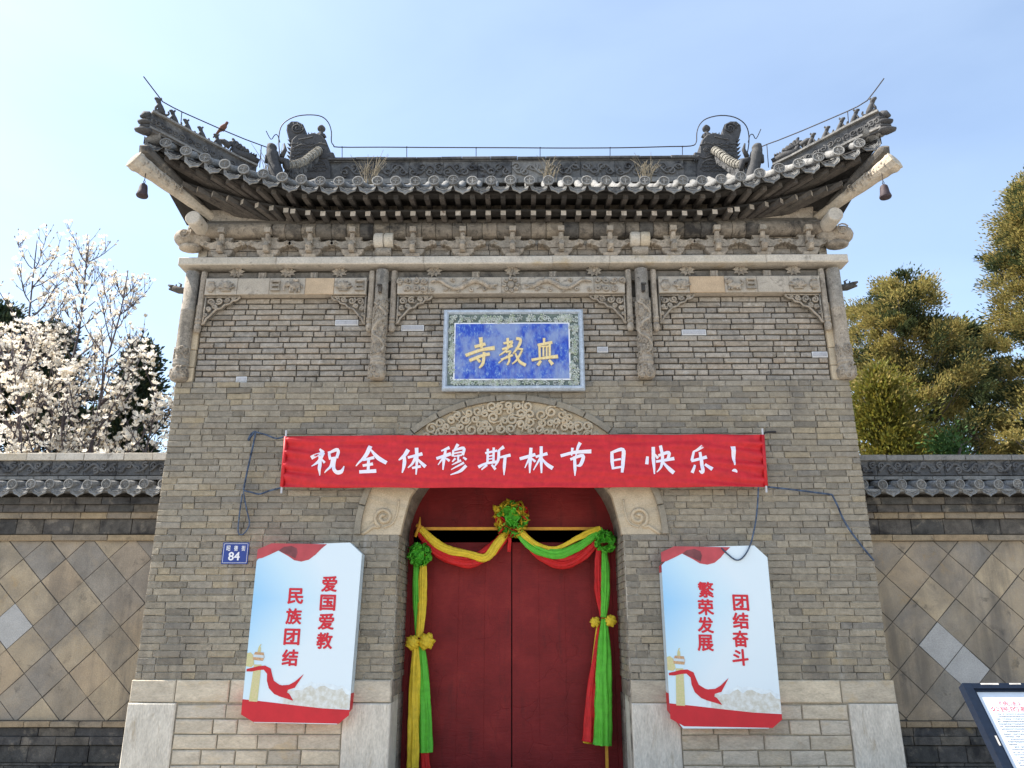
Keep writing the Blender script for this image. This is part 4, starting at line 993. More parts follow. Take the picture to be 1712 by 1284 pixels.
    for k in range(9): q.tube([p - d * (.02 + .035 * k) + V(0, 0, .06), p - d * (.04 + .035 * k) + V(0, 0, .13 - .004 * k)], [.03, .008], 4)
    q.tube([p, p - d * .2 + V(0, 0, .02), p - d * .36 + V(0, 0, -.02)], [.07, .065, .05], 7)
    q.build('ridge_guardian', M['statue'], hip, smooth=True)
    # scaled upper part of the hip ridge with its own beast head
    Yp = [lerp(.85, .15, i / 4) for i in range(5)]; pp = [P(u, v, y_) for (u, v), y_ in zip(pale, Yp)]
    q = MB(); path = smooth_path(pp, 6); q.tube(path, [.055] * len(path), 10)
    for i in range(1, len(path) - 1, 1):
        q.tube([path[i] + V(0, -.01, 0), path[i] + V(0.0, -.012, .0) + (path[i + 1] - path[i]) * .45], (.068 if i % 2 else .06), 10)
    up_o = q.build('upper_hip_ridge', M['scale'], gate)
    q = MB(); rs = random.Random(5)
    for k in range(150):
        t_ = rs.random(); i = min(len(path) - 2, int(t_ * (len(path) - 1))); p = path[i] + V(0, -.06, -.05 - .17 * rs.random()); q.tube([p, p + V(rs.uniform(-.01, .01), -.01, -.06)], [.02, .008], 4)
    for i in range(len(path) - 1): q.add([path[i] + V(0, -.05, -.02), path[i + 1] + V(0, -.05, -.02), path[i + 1] + V(0, -.05, -.26), path[i] + V(0, -.05, -.26)], [(0, 1, 2, 3), (3, 2, 1, 0)][:1] if sx < 0 else [(3, 2, 1, 0)])
    q.build('scale_skirt', M['ridge'], up_o)
    uc = 457 if sx < 0 else 1263; us = -1 if sx < 0 else 1; Yh = .08; c_ = lambda u, v: P(uc + us * u, v, Yh)
    q = MB(); q.tube(smooth_path([c_(-8, 306), c_(-4, 285), c_(0, 266), c_(3, 250), c_(0, 242)], 4), [.10] * 5 + [.09] * 6 + [.075] * 4 + [.06, .045], 8)
    q.tube([c_(1, 258), c_(10, 262), c_(12, 272)], [.05, .04, .025], 6); q.tube([c_(-14, 262), c_(-20, 250), c_(-18, 240)], [.035, .028, .012], 6); q.tube([c_(-10, 268), c_(-22, 270), c_(-24, 285)], [.05, .05, .03], 6)
    for k in range(5): q.tube([c_(-4 - 3 * k, 275 + 5 * k), c_(6 - 2 * k, 272 + 5 * k)], .018, 5)
    q.build('beast_head', M['statue'], up_o, smooth=True)
    # rear hip ridge
    q = MB(); q.tube([hip_pt(i / 6, sx, 1) + V(0, 0, .08) for i in range(7)], .1, 8); q.build('rear_hip_ridge', M['ridge'], gate)

# ================================================================ THINGS ON THE GATE
# lightning conductor
wire = thing('lightning_conductor', 'thin dark lightning conductor wire running along the whole gatehouse ridge', 'lightning rod', (0, RY, zr1))
hYp = lambda u, uc0, uc1: lerp(-.92, .3, (u - uc0) / (uc1 - uc0))
left_w = [P(u, v, hYp(u, 250, 470)) for u, v in ((240, 128), (256, 149), (272, 170), (288, 179), (304, 187), (340, 203), (374, 218), (410, 233), (440, 244), (462, 252))]
right_w = [P(u, v, hYp(u, 1470, 1250)) for u, v in ((1478, 131), (1464, 150), (1450, 168), (1434, 178), (1417, 186), (1380, 202), (1340, 219), (1300, 235), (1283, 241), (1262, 250))]
for w_ in (left_w, right_w): MB().tube(w_, .0085, 6).build('wire', M['iron'], wire)
mid = [P(u, v, RY - .1) for u, v in ((468, 262), (466, 235), (469, 214), (479, 202), (497, 194), (520, 192), (538, 195), (549, 205), (554, 220), (554, 236), (558, 243), (566, 246), (640, 246), (720, 246.5), (856, 247), (940, 247.5), (1040, 247), (1120, 245), (1155, 244), (1164, 238), (1165, 222), (1170, 208), (1182, 198), (1205, 193), (1228, 196), (1244, 206), (1251, 220), (1252, 240), (1248, 262))]
MB().tube(smooth_path(mid, 3), .0085, 6).build('wire', M['iron'], wire)
for uv in (((445, 219), (453, 233), (459, 226), (464, 226), (468, 238)), ((1272, 216), (1264, 232), (1259, 225), (1254, 226), (1251, 238))):
    MB().tube(smooth_path([P(u, v, RY - .15) for u, v in uv], 3), .007, 5).build('wire_hook', M['iron'], wire)
for u, v0, v1, y_ in ((572, 246, 268, RY - .1), (680, 246, 268, RY - .1), (796, 247, 268, RY - .1), (903, 247, 268, RY - .1), (1020, 247, 268, RY - .1), (1141, 245, 268, RY - .1)):
    MB().tube([P(u, v0, y_), P(u, v1, y_)], .006, 5).build('support', M['iron'], wire); MB().blob(tuple(P(u, v0, y_)), (.014, .014, .014), 6, 4).build('clip', M['iron'], wire)
for u, v0, v1, a, b_ in ((304, 187, 222, 250, 470), (437, 243, 280, 250, 470), (1417, 186, 222, 1470, 1250), (1282, 241, 280, 1470, 1250)):
    y_ = hYp(u, a, b_); MB().tube([P(u, v0, y_), P(u - (3 if u < 800 else -3), v1, y_)], .006, 5).build('support', M['iron'], wire)
# bells
for u, v, lab in ((239, 318, 'rusty iron wind bell under the left roof corner, near the magnolias'), (1479, 320, 'rusty iron wind bell under the right roof corner, above the cypresses')):
    c_ = P(u, v, -.9); bl = thing('wind_bell', lab, 'bell', c_ - V(0, 0, .09), 'bells under the roof corners')
    MB().lathe([(.066, -.09), (.072, -.075), (.058, -.03), (.05, .04), (.044, .07), (.03, .085), (.01, .09)], tuple(c_), n=16).build('bell_body', M['bell'], bl, smooth=True)
    q = MB(); q.tube([c_ + V(0, 0, .085), c_ + V(.012, 0, .12), c_ + V(0, 0, .15), c_ + V(-.012, 0, .12), c_ + V(0, 0, .085)], .005, 5); q.tube([c_ + V(0, 0, .14), c_ + V(0, 0, .26)], .005, 5); q.build('hook', M['iron'], bl)
# bird on the wire
bp_ = P(373, 214, hYp(374, 250, 470)); bd = MB()
bd.tube([bp_ + V(-.085, 0, -.10), bp_ + V(-.05, 0, -.045), bp_ + V(-.012, 0, -.005), bp_ + V(.022, 0, .035), bp_ + V(.035, 0, .062)], [.012, .022, .042, .034, .018], 8)
bd.tube([bp_ + V(.034, 0, .06), bp_ + V(.042, 0, .082)], [.02, .021], 7); bd.blob(tuple(bp_ + V(.043, 0, .085)), (.022, .02, .021), 8, 5); bd.tube([bp_ + V(.06, 0, .085), bp_ + V(.078, 0, .08)], [.007, .002], 5)
bd.tube([bp_ + V(-.03, 0, -.03), bp_ + V(-.1, 0, -.12), bp_ + V(-.12, 0, -.155)], [.02, .016, .012], 5, squash=.5)
for s_ in (-.012, .012): bd.tube([bp_ + V(.0, s_, -.03), bp_ + V(.01, s_, -.052)], .005, 4)
tag(bd.build('dove', M['bird'], None, smooth=True), 'small reddish brown dove perched on the wire above the left hip ridge', 'bird')
# dry weeds on the roof
def weed(u, v, n, hmax, lab, y_, sd):
    rs = random.Random(sd); q = MB(); b_ = P(u, v, y_)
    for k in range(n):
        h_ = hmax * rs.uniform(.5, 1); dx = rs.uniform(-.55, .55) * h_; b0 = b_ + V(rs.uniform(-.09, .09), 0, -.02); m_ = b0 + V(dx * .35, rs.uniform(-.05, .05), h_ * .5); e = b0 + V(dx, rs.uniform(-.1, .1), h_)
        q.tube(smooth_path([b0, m_, e], 4), [.0045] * 4 + [.0035] * 3 + [.0025] * 2, 4)
        if rs.random() < .6: q.tube([m_, m_ + V(rs.uniform(-.12, .12), 0, h_ * .3)], [.004, .002], 4)
    tag(q.build('dry_weed', M['weed']), lab, 'weed', 'dry weeds on the roof')
weed(618, 305, 26, .5, 'largest tuft of dry weeds sprouting from the eave left of centre', -.2, 1)
weed(918, 302, 20, .42, 'tuft of dry weeds before the middle of the ridge', -.1, 2)
weed(1078, 302, 22, .42, 'tuft of dry weeds on the eave left of the right ridge beast', -.1, 3)
weed(452, 285, 14, .5, 'tall dry weeds behind the left upright beast head', .35, 4)

# blue name plaque
ply = -.10
def P2(u, v): p = P(u, v, ply); return p
pq0, pq1 = P(738.5, 653, ply), P(974.5, 517, ply); px0, px1, pz0, pz1 = pq0.x, pq1.x, pq0.z, pq1.z
plq = thing('name_plaque', 'blue glazed name plaque with gilt characters and pale floral border above the arch', 'plaque', (0, .0, pz0))
MB().box(px0 + .02, px1 - .02, ply + .02, .028, pz0 + .02, pz1 - .02).build('backing', M['glaze_rim'], plq)
for (a, b_) in (((px0, pz0), (px1, pz0)), ((px1, pz0), (px1, pz1)), ((px1, pz1), (px0, pz1)), ((px0, pz1), (px0, pz0))):
    A_, B_ = V(a[0], ply, a[1]), V(b_[0], ply, b_[1]); d = (B_ - A_).normalized(); inn = V(-d.z, 0, d.x) * .065
    q = MB(); sec = [(0, 0), (.3, -.03), (.7, -.03), (1.0, .0)]
    vs_ = []
    for (base, sg) in ((A_, 1), (B_, -1)):
        for t_, dy in sec: vs_.append(base + inn * t_ + d * sg * .065 * t_ + V(0, dy, 0))
        vs_.append(base + inn + d * sg * .065 + V(0, .05, 0)); vs_.append(base + V(0, .05, 0))
    q.add(vs_, [(i, i + 1, i + 7, i + 6) for i in range(5)] + [(5, 0, 6, 11)]); q.build('rim', M['glaze_rim'], plq)
ix0, ix1, iz0, iz1 = P(760, 633, ply).x, P(952, 633, ply).x, P(856, 633.5, ply).z, P(856, 542, ply).z
MB().box(px0 + .05, px1 - .05, ply + .004, ply + .03, pz0 + .05, pz1 - .05).build('border_ground', stone('border_glaze_ground', [(.15, .185, .16)], rough=.4, var=.5, nsc=30, stains=[((.06, .09, .12), 16, .5, .64, .7)]), plq)
q = MB(); rs = random.Random(2)
def border(xa, xb, za, zb, n):
    for k in range(n):
        x, z = rs.uniform(xa, xb), rs.uniform(za, zb)
        if k % 3 == 0: lotus(q, x, ply - .002, z, rs.uniform(.036, .055), 6, 1)
        else: q.tube(spiral(x, z, rs.uniform(.02, .03), 1.1, rs.uniform(0, 6), ply - .004, 8, rs.choice((-1, 1))), .008, 5)
border(px0 + .09, px1 - .09, iz1 + .035, pz1 - .09, 90); border(px0 + .09, px1 - .09, pz0 + .085, iz0 - .035, 90)
border(px0 + .09, ix0 - .03, iz0, iz1, 55); border(ix1 + .03, px1 - .09, iz0, iz1, 55)
q.build('floral_border', M['glaze'], plq)
MB().box(ix0 - .018, ix1 + .018, ply - .008, ply + .01, iz0 - .018, iz1 + .018).build('inner_bead', M['enamel_white'], plq)
MB().box(ix0, ix1, ply - .012, ply + .0, iz0, iz1).build('blue_field', M['cobalt'], plq)

# brush strokes traced from the photograph: (x, y, width) in the pixels of an enlarged crop
def strokes(mb, data, conv, wscale, y_fn, thick):
    thick0 = thick
    for si_, st in enumerate(data):
        thick = thick0 + .0006 * si_
        pts = [(a, b_, w) for a, b_, w in st]
        if len(pts) == 1:
            a, b_, w = pts[0]; poly = [(a + w / 2 * math.cos(k * math.pi / 6), b_ + w / 2 * math.sin(k * math.pi / 6)) for k in range(12)]
            c_ = [conv(*p) for p in poly]; mb.prism([(p.x, p.z) for p in c_], y_fn(c_[0].x, c_[0].z) - thick, y_fn(c_[0].x, c_[0].z)); continue
        path = smooth_path([V(a, b_, w) for a, b_, w in pts], 5); lft, rgt = [], []
        for i, p in enumerate(path):
            d = path[min(i + 1, len(path) - 1)] - path[max(i - 1, 0)]; d.z = 0; d.normalize(); nv = V(-d.y, d.x, 0) * max(2.5, p.z) * wscale / 2
            c0 = V(p.x, p.y, 0)
            if i == 0: c0 -= d * p.z * .25
            if i == len(path) - 1: c0 += d * p.z * .25
            lft.append(c0 + nv); rgt.append(c0 - nv)
        vs_ = []
        for a, b_ in zip(lft, rgt):
            for p in (a, b_):
                w_ = conv(p.x, p.y); yy = y_fn(w_.x, w_.z); vs_ += [V(w_.x, yy - thick, w_.z), V(w_.x, yy - .0005, w_.z)]
        fs = []
        for i in range(len(path) - 1):
            a, b_ = i * 4, i * 4 + 4; fs += [(a, a + 2, b_ + 2, b_), (a, b_, b_ + 1, a + 1), (a + 2, a + 3, b_ + 3, b_ + 2)]
        fs += [(0, 1, 3, 2)]; e = (len(path) - 1) * 4; fs.append((e, e + 2, e + 3, e + 1))
        mb.add(vs_, fs)
PL = [[[(480, 390, 34), (490, 500, 24)], [(415, 490, 24), (530, 460, 26)], [(310, 590, 26), (480, 530, 24), (635, 505, 34)], [(355, 650, 26), (480, 600, 24), (580, 575, 26)], [(520, 560, 24), (508, 680, 26), (465, 735, 14)], [(440, 630, 20), (470, 665, 22)]],
      [[(795, 395, 24), (800, 480, 20)], [(750, 450, 18), (850, 430, 20)], [(735, 520, 18), (850, 480, 20)], [(850, 440, 16), (780, 530, 16), (700, 590, 8)], [(775, 555, 14), (830, 545, 14), (810, 590, 16), (815, 650, 18), (790, 700, 14)], [(720, 640, 16), (850, 590, 18)], [(790, 600, 12), (690, 680, 8)], [(900, 395, 22), (945, 410, 24), (925, 480, 22), (860, 570, 12)], [(890, 510, 14), (970, 522, 16)], [(960, 540, 16), (905, 640, 16), (850, 690, 8)], [(885, 570, 14), (930, 660, 22), (1000, 705, 26)]],
      [[(1220, 395, 22), (1220, 450, 18)], [(1150, 470, 20), (1310, 440, 24)], [(1165, 480, 20), (1170, 630, 18)], [(1285, 460, 20), (1285, 620, 18)], [(1212, 495, 15), (1212, 600, 15)], [(1250, 495, 15), (1250, 600, 15)], [(1170, 490, 12), (1285, 485, 12)], [(1080, 645, 22), (1200, 625, 20), (1375, 605, 30)], [(1180, 660, 20), (1150, 702, 26)], [(1280, 650, 20), (1315, 692, 28)]]]
for ch_ in PL:
    q = MB(); strokes(q, ch_, lambda x, y: P(735 + x / 6.988, 510 + y / 6.988, ply - .012), 1.35, lambda x, z: ply - .012, .016); q.build('gilt_character', M['gold'], plq)

# red banner
by = -.17
def ban_y(x, z):
    u = (x + 2.76) / 5.8; w = min(u, 1 - u); w = max(0, w); zc = (z - 3.53)
    rad = .024 * math.exp(-w * 9) * math.sin(zc * 42 + u * 34) + .009 * math.sin(zc * 21 + math.sin(x * 1.1) * 1.6) * (.6 + .4 * math.sin(x * .9)) + .004 * math.sin(zc * 70 + x * 3 + math.sin(x * 5)) + .014 * math.exp(-((zc - .22 + .03 * math.sin(x * 2)) / .03) ** 2)
    return by + rad - .02 * math.sin(math.pi * min(1, max(0, u)))
ban = thing('banner', 'long red cloth banner with white brush characters strung across the arch', 'banner', (.14, by, 3.2))
c00, c10, c01, c11 = P(471, 815, by), P(1281, 813.5, by), P(478, 729, by), P(1275, 726, by)
nx, nz = 130, 40; vs_ = []
for j in range(nz + 1):
    for i in range(nx + 1):
        a, b_ = i / nx, j / nz; p = c00.lerp(c10, a).lerp(c01.lerp(c11, a), b_); p.z += -.012 * math.sin(math.pi * a) * (1 - b_) + .006 * math.sin(a * 37) * abs(b_ - .5)
        vs_.append((p.x, ban_y(p.x, p.z), p.z))
q = MB(); q.add(vs_, [(j * (nx + 1) + i, j * (nx + 1) + i + 1, (j + 1) * (nx + 1) + i + 1, (j + 1) * (nx + 1) + i) for j in range(nz) for i in range(nx)])
bo = q.build('banner_cloth', M['banner'], ban, smooth=True)
sm = bo.modifiers.new('thickness', 'SOLIDIFY'); sm.thickness = .002; sm.offset = 1
for lo, hi in ((c00, c01), (c10, c11)):
    d = (hi - lo).normalized(); q = MB(); q.tube([lo - d * .07, hi + d * .07], .012, 8); q.build('pole', M['string'], ban)
    q = MB(); q.tube([lo + V(0, -.002, .01), hi + V(0, -.002, -.01)], .022, 8); q.build('pole_sleeve', M['banner'], ban, smooth=True)
Z1 = lambda x, y: P(460 + x / 4.076, 715 + y / 4.076, by); Z2 = lambda x, y: P(860 + x / 3.981, 715 + y / 3.981, by)
BAN = [(Z1, [[(305, 148, 12), (322, 166, 26)], [(252, 205, 22), (300, 183, 22), (330, 176, 18), (302, 225, 20), (252, 264, 6)], [(308, 200, 18), (305, 270, 22), (303, 325, 5)], [(318, 215, 10), (336, 237, 16)], [(366, 165, 14), (378, 215, 18)], [(368, 172, 14), (428, 152, 20), (423, 206, 18)], [(380, 212, 12), (422, 205, 12)], [(392, 215, 16), (380, 265, 18), (338, 308, 5)], [(412, 212, 16), (400, 270, 20), (420, 305, 24), (455, 300, 22), (470, 264, 6)]]),
       (Z1, [[(648, 132, 26), (620, 190, 24), (552, 262, 6)], [(652, 150, 10), (700, 205, 26), (756, 240, 24)], [(605, 222, 15), (672, 206, 19)], [(640, 210, 17), (635, 295, 19)], [(602, 260, 15), (665, 250, 17)], [(580, 303, 20), (685, 297, 23)]]),
       (Z1, [[(905, 157, 26), (880, 195, 22), (845, 222, 8)], [(882, 200, 19), (882, 250, 23), (868, 308, 8)], [(910, 206, 16), (1000, 182, 21)], [(965, 145, 23), (968, 220, 19), (962, 320, 8)], [(958, 205, 17), (935, 250, 15), (907, 275, 6)], [(970, 215, 10), (1000, 245, 19), (1022, 265, 23)], [(938, 277, 13), (990, 267, 17)]]),
       (Z1, [[(1185, 140, 19), (1135, 160, 10)], [(1105, 212, 19), (1195, 182, 21)], [(1162, 160, 15), (1152, 220, 19), (1145, 288, 8)], [(1150, 205, 15), (1112, 255, 5)], [(1165, 212, 10), (1187, 228, 16)], [(1245, 120, 21), (1225, 150, 12)], [(1215, 158, 13), (1212, 195, 15)], [(1218, 158, 12), (1285, 142, 19), (1280, 186, 17)], [(1222, 178, 9), (1272, 169, 10)], [(1220, 198, 9), (1272, 190, 10)], [(1250, 190, 13), (1248, 225, 12)], [(1228, 215, 13), (1210, 235, 8)], [(1285, 207, 12), (1302, 220, 15)], [(1265, 228, 15), (1207, 256, 5)], [(1285, 244, 15), (1202, 288, 5)], [(1300, 265, 19), (1260, 300, 17), (1197, 324, 5)]]),
       (Z1, [[(1450, 150, 15), (1448, 240, 15)], [(1490, 142, 15), (1488, 235, 15)], [(1435, 176, 13), (1510, 160, 15)], [(1455, 197, 9), (1488, 191, 9)], [(1455, 218, 9), (1488, 213, 9)], [(1390, 270, 19), (1440, 247, 15), (1515, 236, 17)], [(1442, 260, 15), (1408, 288, 8)], [(1478, 258, 13), (1500, 285, 16)], [(1555, 137, 21), (1520, 160, 10)], [(1525, 165, 17), (1520, 225, 17), (1492, 275, 5)], [(1530, 206, 13), (1600, 191, 19)], [(1568, 200, 19), (1562, 270, 19), (1560, 326, 5)]]),
       (Z2, [[(40, 209, 19), (135, 182, 21)], [(110, 142, 19), (105, 220, 21), (102, 303, 8)], [(100, 205, 15), (70, 270, 6)], [(115, 207, 10), (137, 227, 16)], [(145, 196, 15), (215, 176, 19)], [(178, 132, 19), (178, 220, 19), (180, 303, 10)], [(172, 205, 15), (127, 285, 6)], [(182, 207, 10), (215, 247, 20), (250, 271, 24)]]),
       (Z2, [[(312, 189, 19), (400, 167, 19), (505, 161, 23)], [(385, 142, 17), (380, 188, 8)], [(435, 107, 21), (420, 140, 17), (408, 190, 8)], [(375, 212, 15), (455, 188, 21), (440, 248, 21), (415, 256, 8)], [(400, 197, 17), (402, 270, 19), (402, 322, 6)]]),
       (Z2, [[(648, 167, 19), (650, 230, 21), (655, 276, 15)], [(650, 167, 15), (720, 150, 23), (722, 230, 23), (715, 298, 16)], [(662, 219, 11), (705, 211, 13)], [(655, 273, 13), (708, 264, 13)]]),
       (Z2, [[(885, 197, 17), (880, 240, 21)], [(922, 137, 21), (925, 220, 21), (930, 310, 8)], [(935, 182, 10), (953, 202, 16)], [(960, 187, 15), (1025, 168, 21), (1020, 212, 17)], [(945, 227, 15), (1058, 207, 21)], [(970, 127, 19), (985, 200, 19), (975, 260, 15), (947, 298, 6)], [(985, 227, 12), (1020, 270, 21), (1055, 300, 24)]]),
       (Z2, [[(1245, 130, 21), (1215, 150, 15), (1190, 160, 8)], [(1192, 165, 15), (1180, 217, 17)], [(1180, 223, 15), (1275, 197, 21)], [(1235, 167, 17), (1245, 235, 21), (1250, 298, 21), (1228, 290, 8)], [(1200, 252, 13), (1182, 298, 20)], [(1270, 247, 15), (1310, 275, 26)]]),
       (Z2, [[(1455, 132, 30), (1460, 200, 21), (1463, 250, 8)], [(1465, 293, 38)]])]
for conv, ch_ in BAN:
    q = MB(); strokes(q, ch_, conv, 1.08, lambda x, z: ban_y(x, z) - .004, .002); q.build('white_character', M['white_print'], ban)

# ropes of the banner
def rope(name, uv, lab, mat='rope', y=-.06, r=.011, k=5, grp='ropes holding the banner'):
    pts = [P(u, v, y if len(x_) == 0 else x_[0]) for u, v, *x_ in uv]; q = MB(); q.tube(smooth_path(pts, k), r, 6)
    return tag(q.build(name, M[mat], None, smooth=True), lab, 'rope', grp)
rope('rope', [(478, 729, -.17), (462, 733, -.1), (445, 727), (427, 722)], 'short blue rope sagging from the banner top left corner to its nail')
rope('rope', [(428, 721), (422, 750), (414, 785), (407, 820)], 'dark blue rope running down the bricks left of the banner')
rope('rope', [(472, 815, -.17), (452, 820, -.08), (434, 826), (420, 823), (407, 820)], 'blue rope tied to the banner bottom left corner')
rope('rope', [(407, 822), (412, 850), (417, 875), (410, 890), (402, 894), (398, 886), (401, 855), (405, 826)], 'loose loop of pale blue cord hanging left of the banner', 'rope', -.05, .008)
rope('rope', [(424, 724), (418, 732), (415, 736), (420, 726), (427, 721)], 'small blue rope knot on the nail left of the banner', 'rope', -.06, .013)
rope('rope', [(1275, 727, -.17), (1281, 723, -.1), (1297, 722)], 'short rope stub at the banner top right corner', 'iron', -.06, .013)
rope('rope', [(1282, 814, -.17), (1320, 818, -.1), (1360, 823), (1391, 827)], 'taut blue rope from the banner bottom right corner')
rope('rope', [(1391, 827), (1400, 845), (1408, 864), (1420, 885), (1440, 912), (1461, 937)], 'blue rope slanting down the bricks to the right gate corner')
rope('rope', [(1268, 815, -.17), (1266, 850, -.18), (1262, 880, -.19), (1254, 912, -.215), (1242, 932, -.215), (1230, 936, -.215), (1215, 925, -.215), (1206, 916, -.2)], 'pale blue cord dropping from the banner over the right poster', 'rope', -.15, .009)

# ================================================================ text helper
def text_mesh(s, offset=0.0):
    cu = bpy.data.curves.new('lettering', 'FONT'); cu.body = s; cu.size = 1.0; cu.offset = offset; cu.resolution_u = 3
    ob = bpy.data.objects.new('lettering', cu); col.objects.link(ob); dg = bpy.context.evaluated_depsgraph_get(); dg.update()
    me = bpy.data.meshes.new_from_object(ob.evaluated_get(dg)); bpy.data.objects.remove(ob); bpy.data.curves.remove(cu)
    v = np.zeros(len(me.vertices) * 3); me.vertices.foreach_get('co', v); v = v.reshape(-1, 3)
    f = [tuple(p.vertices) for p in me.polygons]; bpy.data.meshes.remove(me); return v, f
def put_text(name, s, mat, parent, c, w, h, right=V(1, 0, 0), up=V(0, 0, 1), offset=0.0, shear=0.0):
    """flat lettering stretched into a w x h box centred at c"""
    v, f = text_mesh(s, 0.0); lo, hi = v.min(0), v.max(0); sz = np.maximum(hi - lo, 1e-6); q = MB(); nr_ = right.cross(up).normalized()
    sh = [(0, 0)] if offset <= 0 else [(0, 0), (1, 0), (-1, 0), (0, 1), (0, -1), (.7, .7), (-.7, -.7), (.7, -.7), (-.7, .7)]
    for k, (ox, oz) in enumerate(sh):
        vs_ = []
        for p in v:
            a, b_ = (p[0] - lo[0]) / sz[0] - .5 + ox * offset, (p[1] - lo[1]) / sz[1] - .5 + oz * offset; vs_.append(c + right * (a * w + shear * b_ * h) + up * b_ * h + nr_ * (.00025 * k))
        q.add(vs_, f)
    return q.build(name, M[mat], parent)

# ---- house number plate
hn0, hn1 = P(369.5, 943, -.02), P(417, 907, -.02); hx0, hx1, hz0, hz1 = hn0.x, hn1.x, hn0.z, hn1.z; hy = -.02
hp = thing('house_number_plate', 'small blue enamel house number plate reading 84 beside the left poster', 'number plate', ((hx0 + hx1) / 2, 0, hz0))
MB().box(hx0, hx1, hy, -.005, hz0, hz1).build('plate', M['enamel_blue'], hp)
q = MB(); iw = .012
for a in ((hx0 + iw, hx1 - iw, hz0 + iw, hz0 + iw + .004), (hx0 + iw, hx1 - iw, hz1 - iw - .004, hz1 - iw), (hx0 + iw, hx0 + iw + .004, hz0 + iw, hz1 - iw), (hx1 - iw - .004, hx1 - iw, hz0 + iw, hz1 - iw)): q.box(a[0], a[1], hy - .0015, hy - .0002, a[2], a[3])
q.build('plate_border', M['enamel_white'], hp); hw, hh = hx1 - hx0, hz1 - hz0
for k, ch_ in enumerate('昭德街'): put_text('street_name_character', ch_, 'enamel_white', hp, V(hx0 + hw * (.22 + .29 * k), hy - .002, hz0 + hh * .73), hw * .14, hh * .24, offset=.02)
put_text('house_number', '84', 'enamel_white', hp, V(hx0 + hw * .47, hy - .002, hz0 + hh * .36), hw * .42, hh * .38, offset=.025)

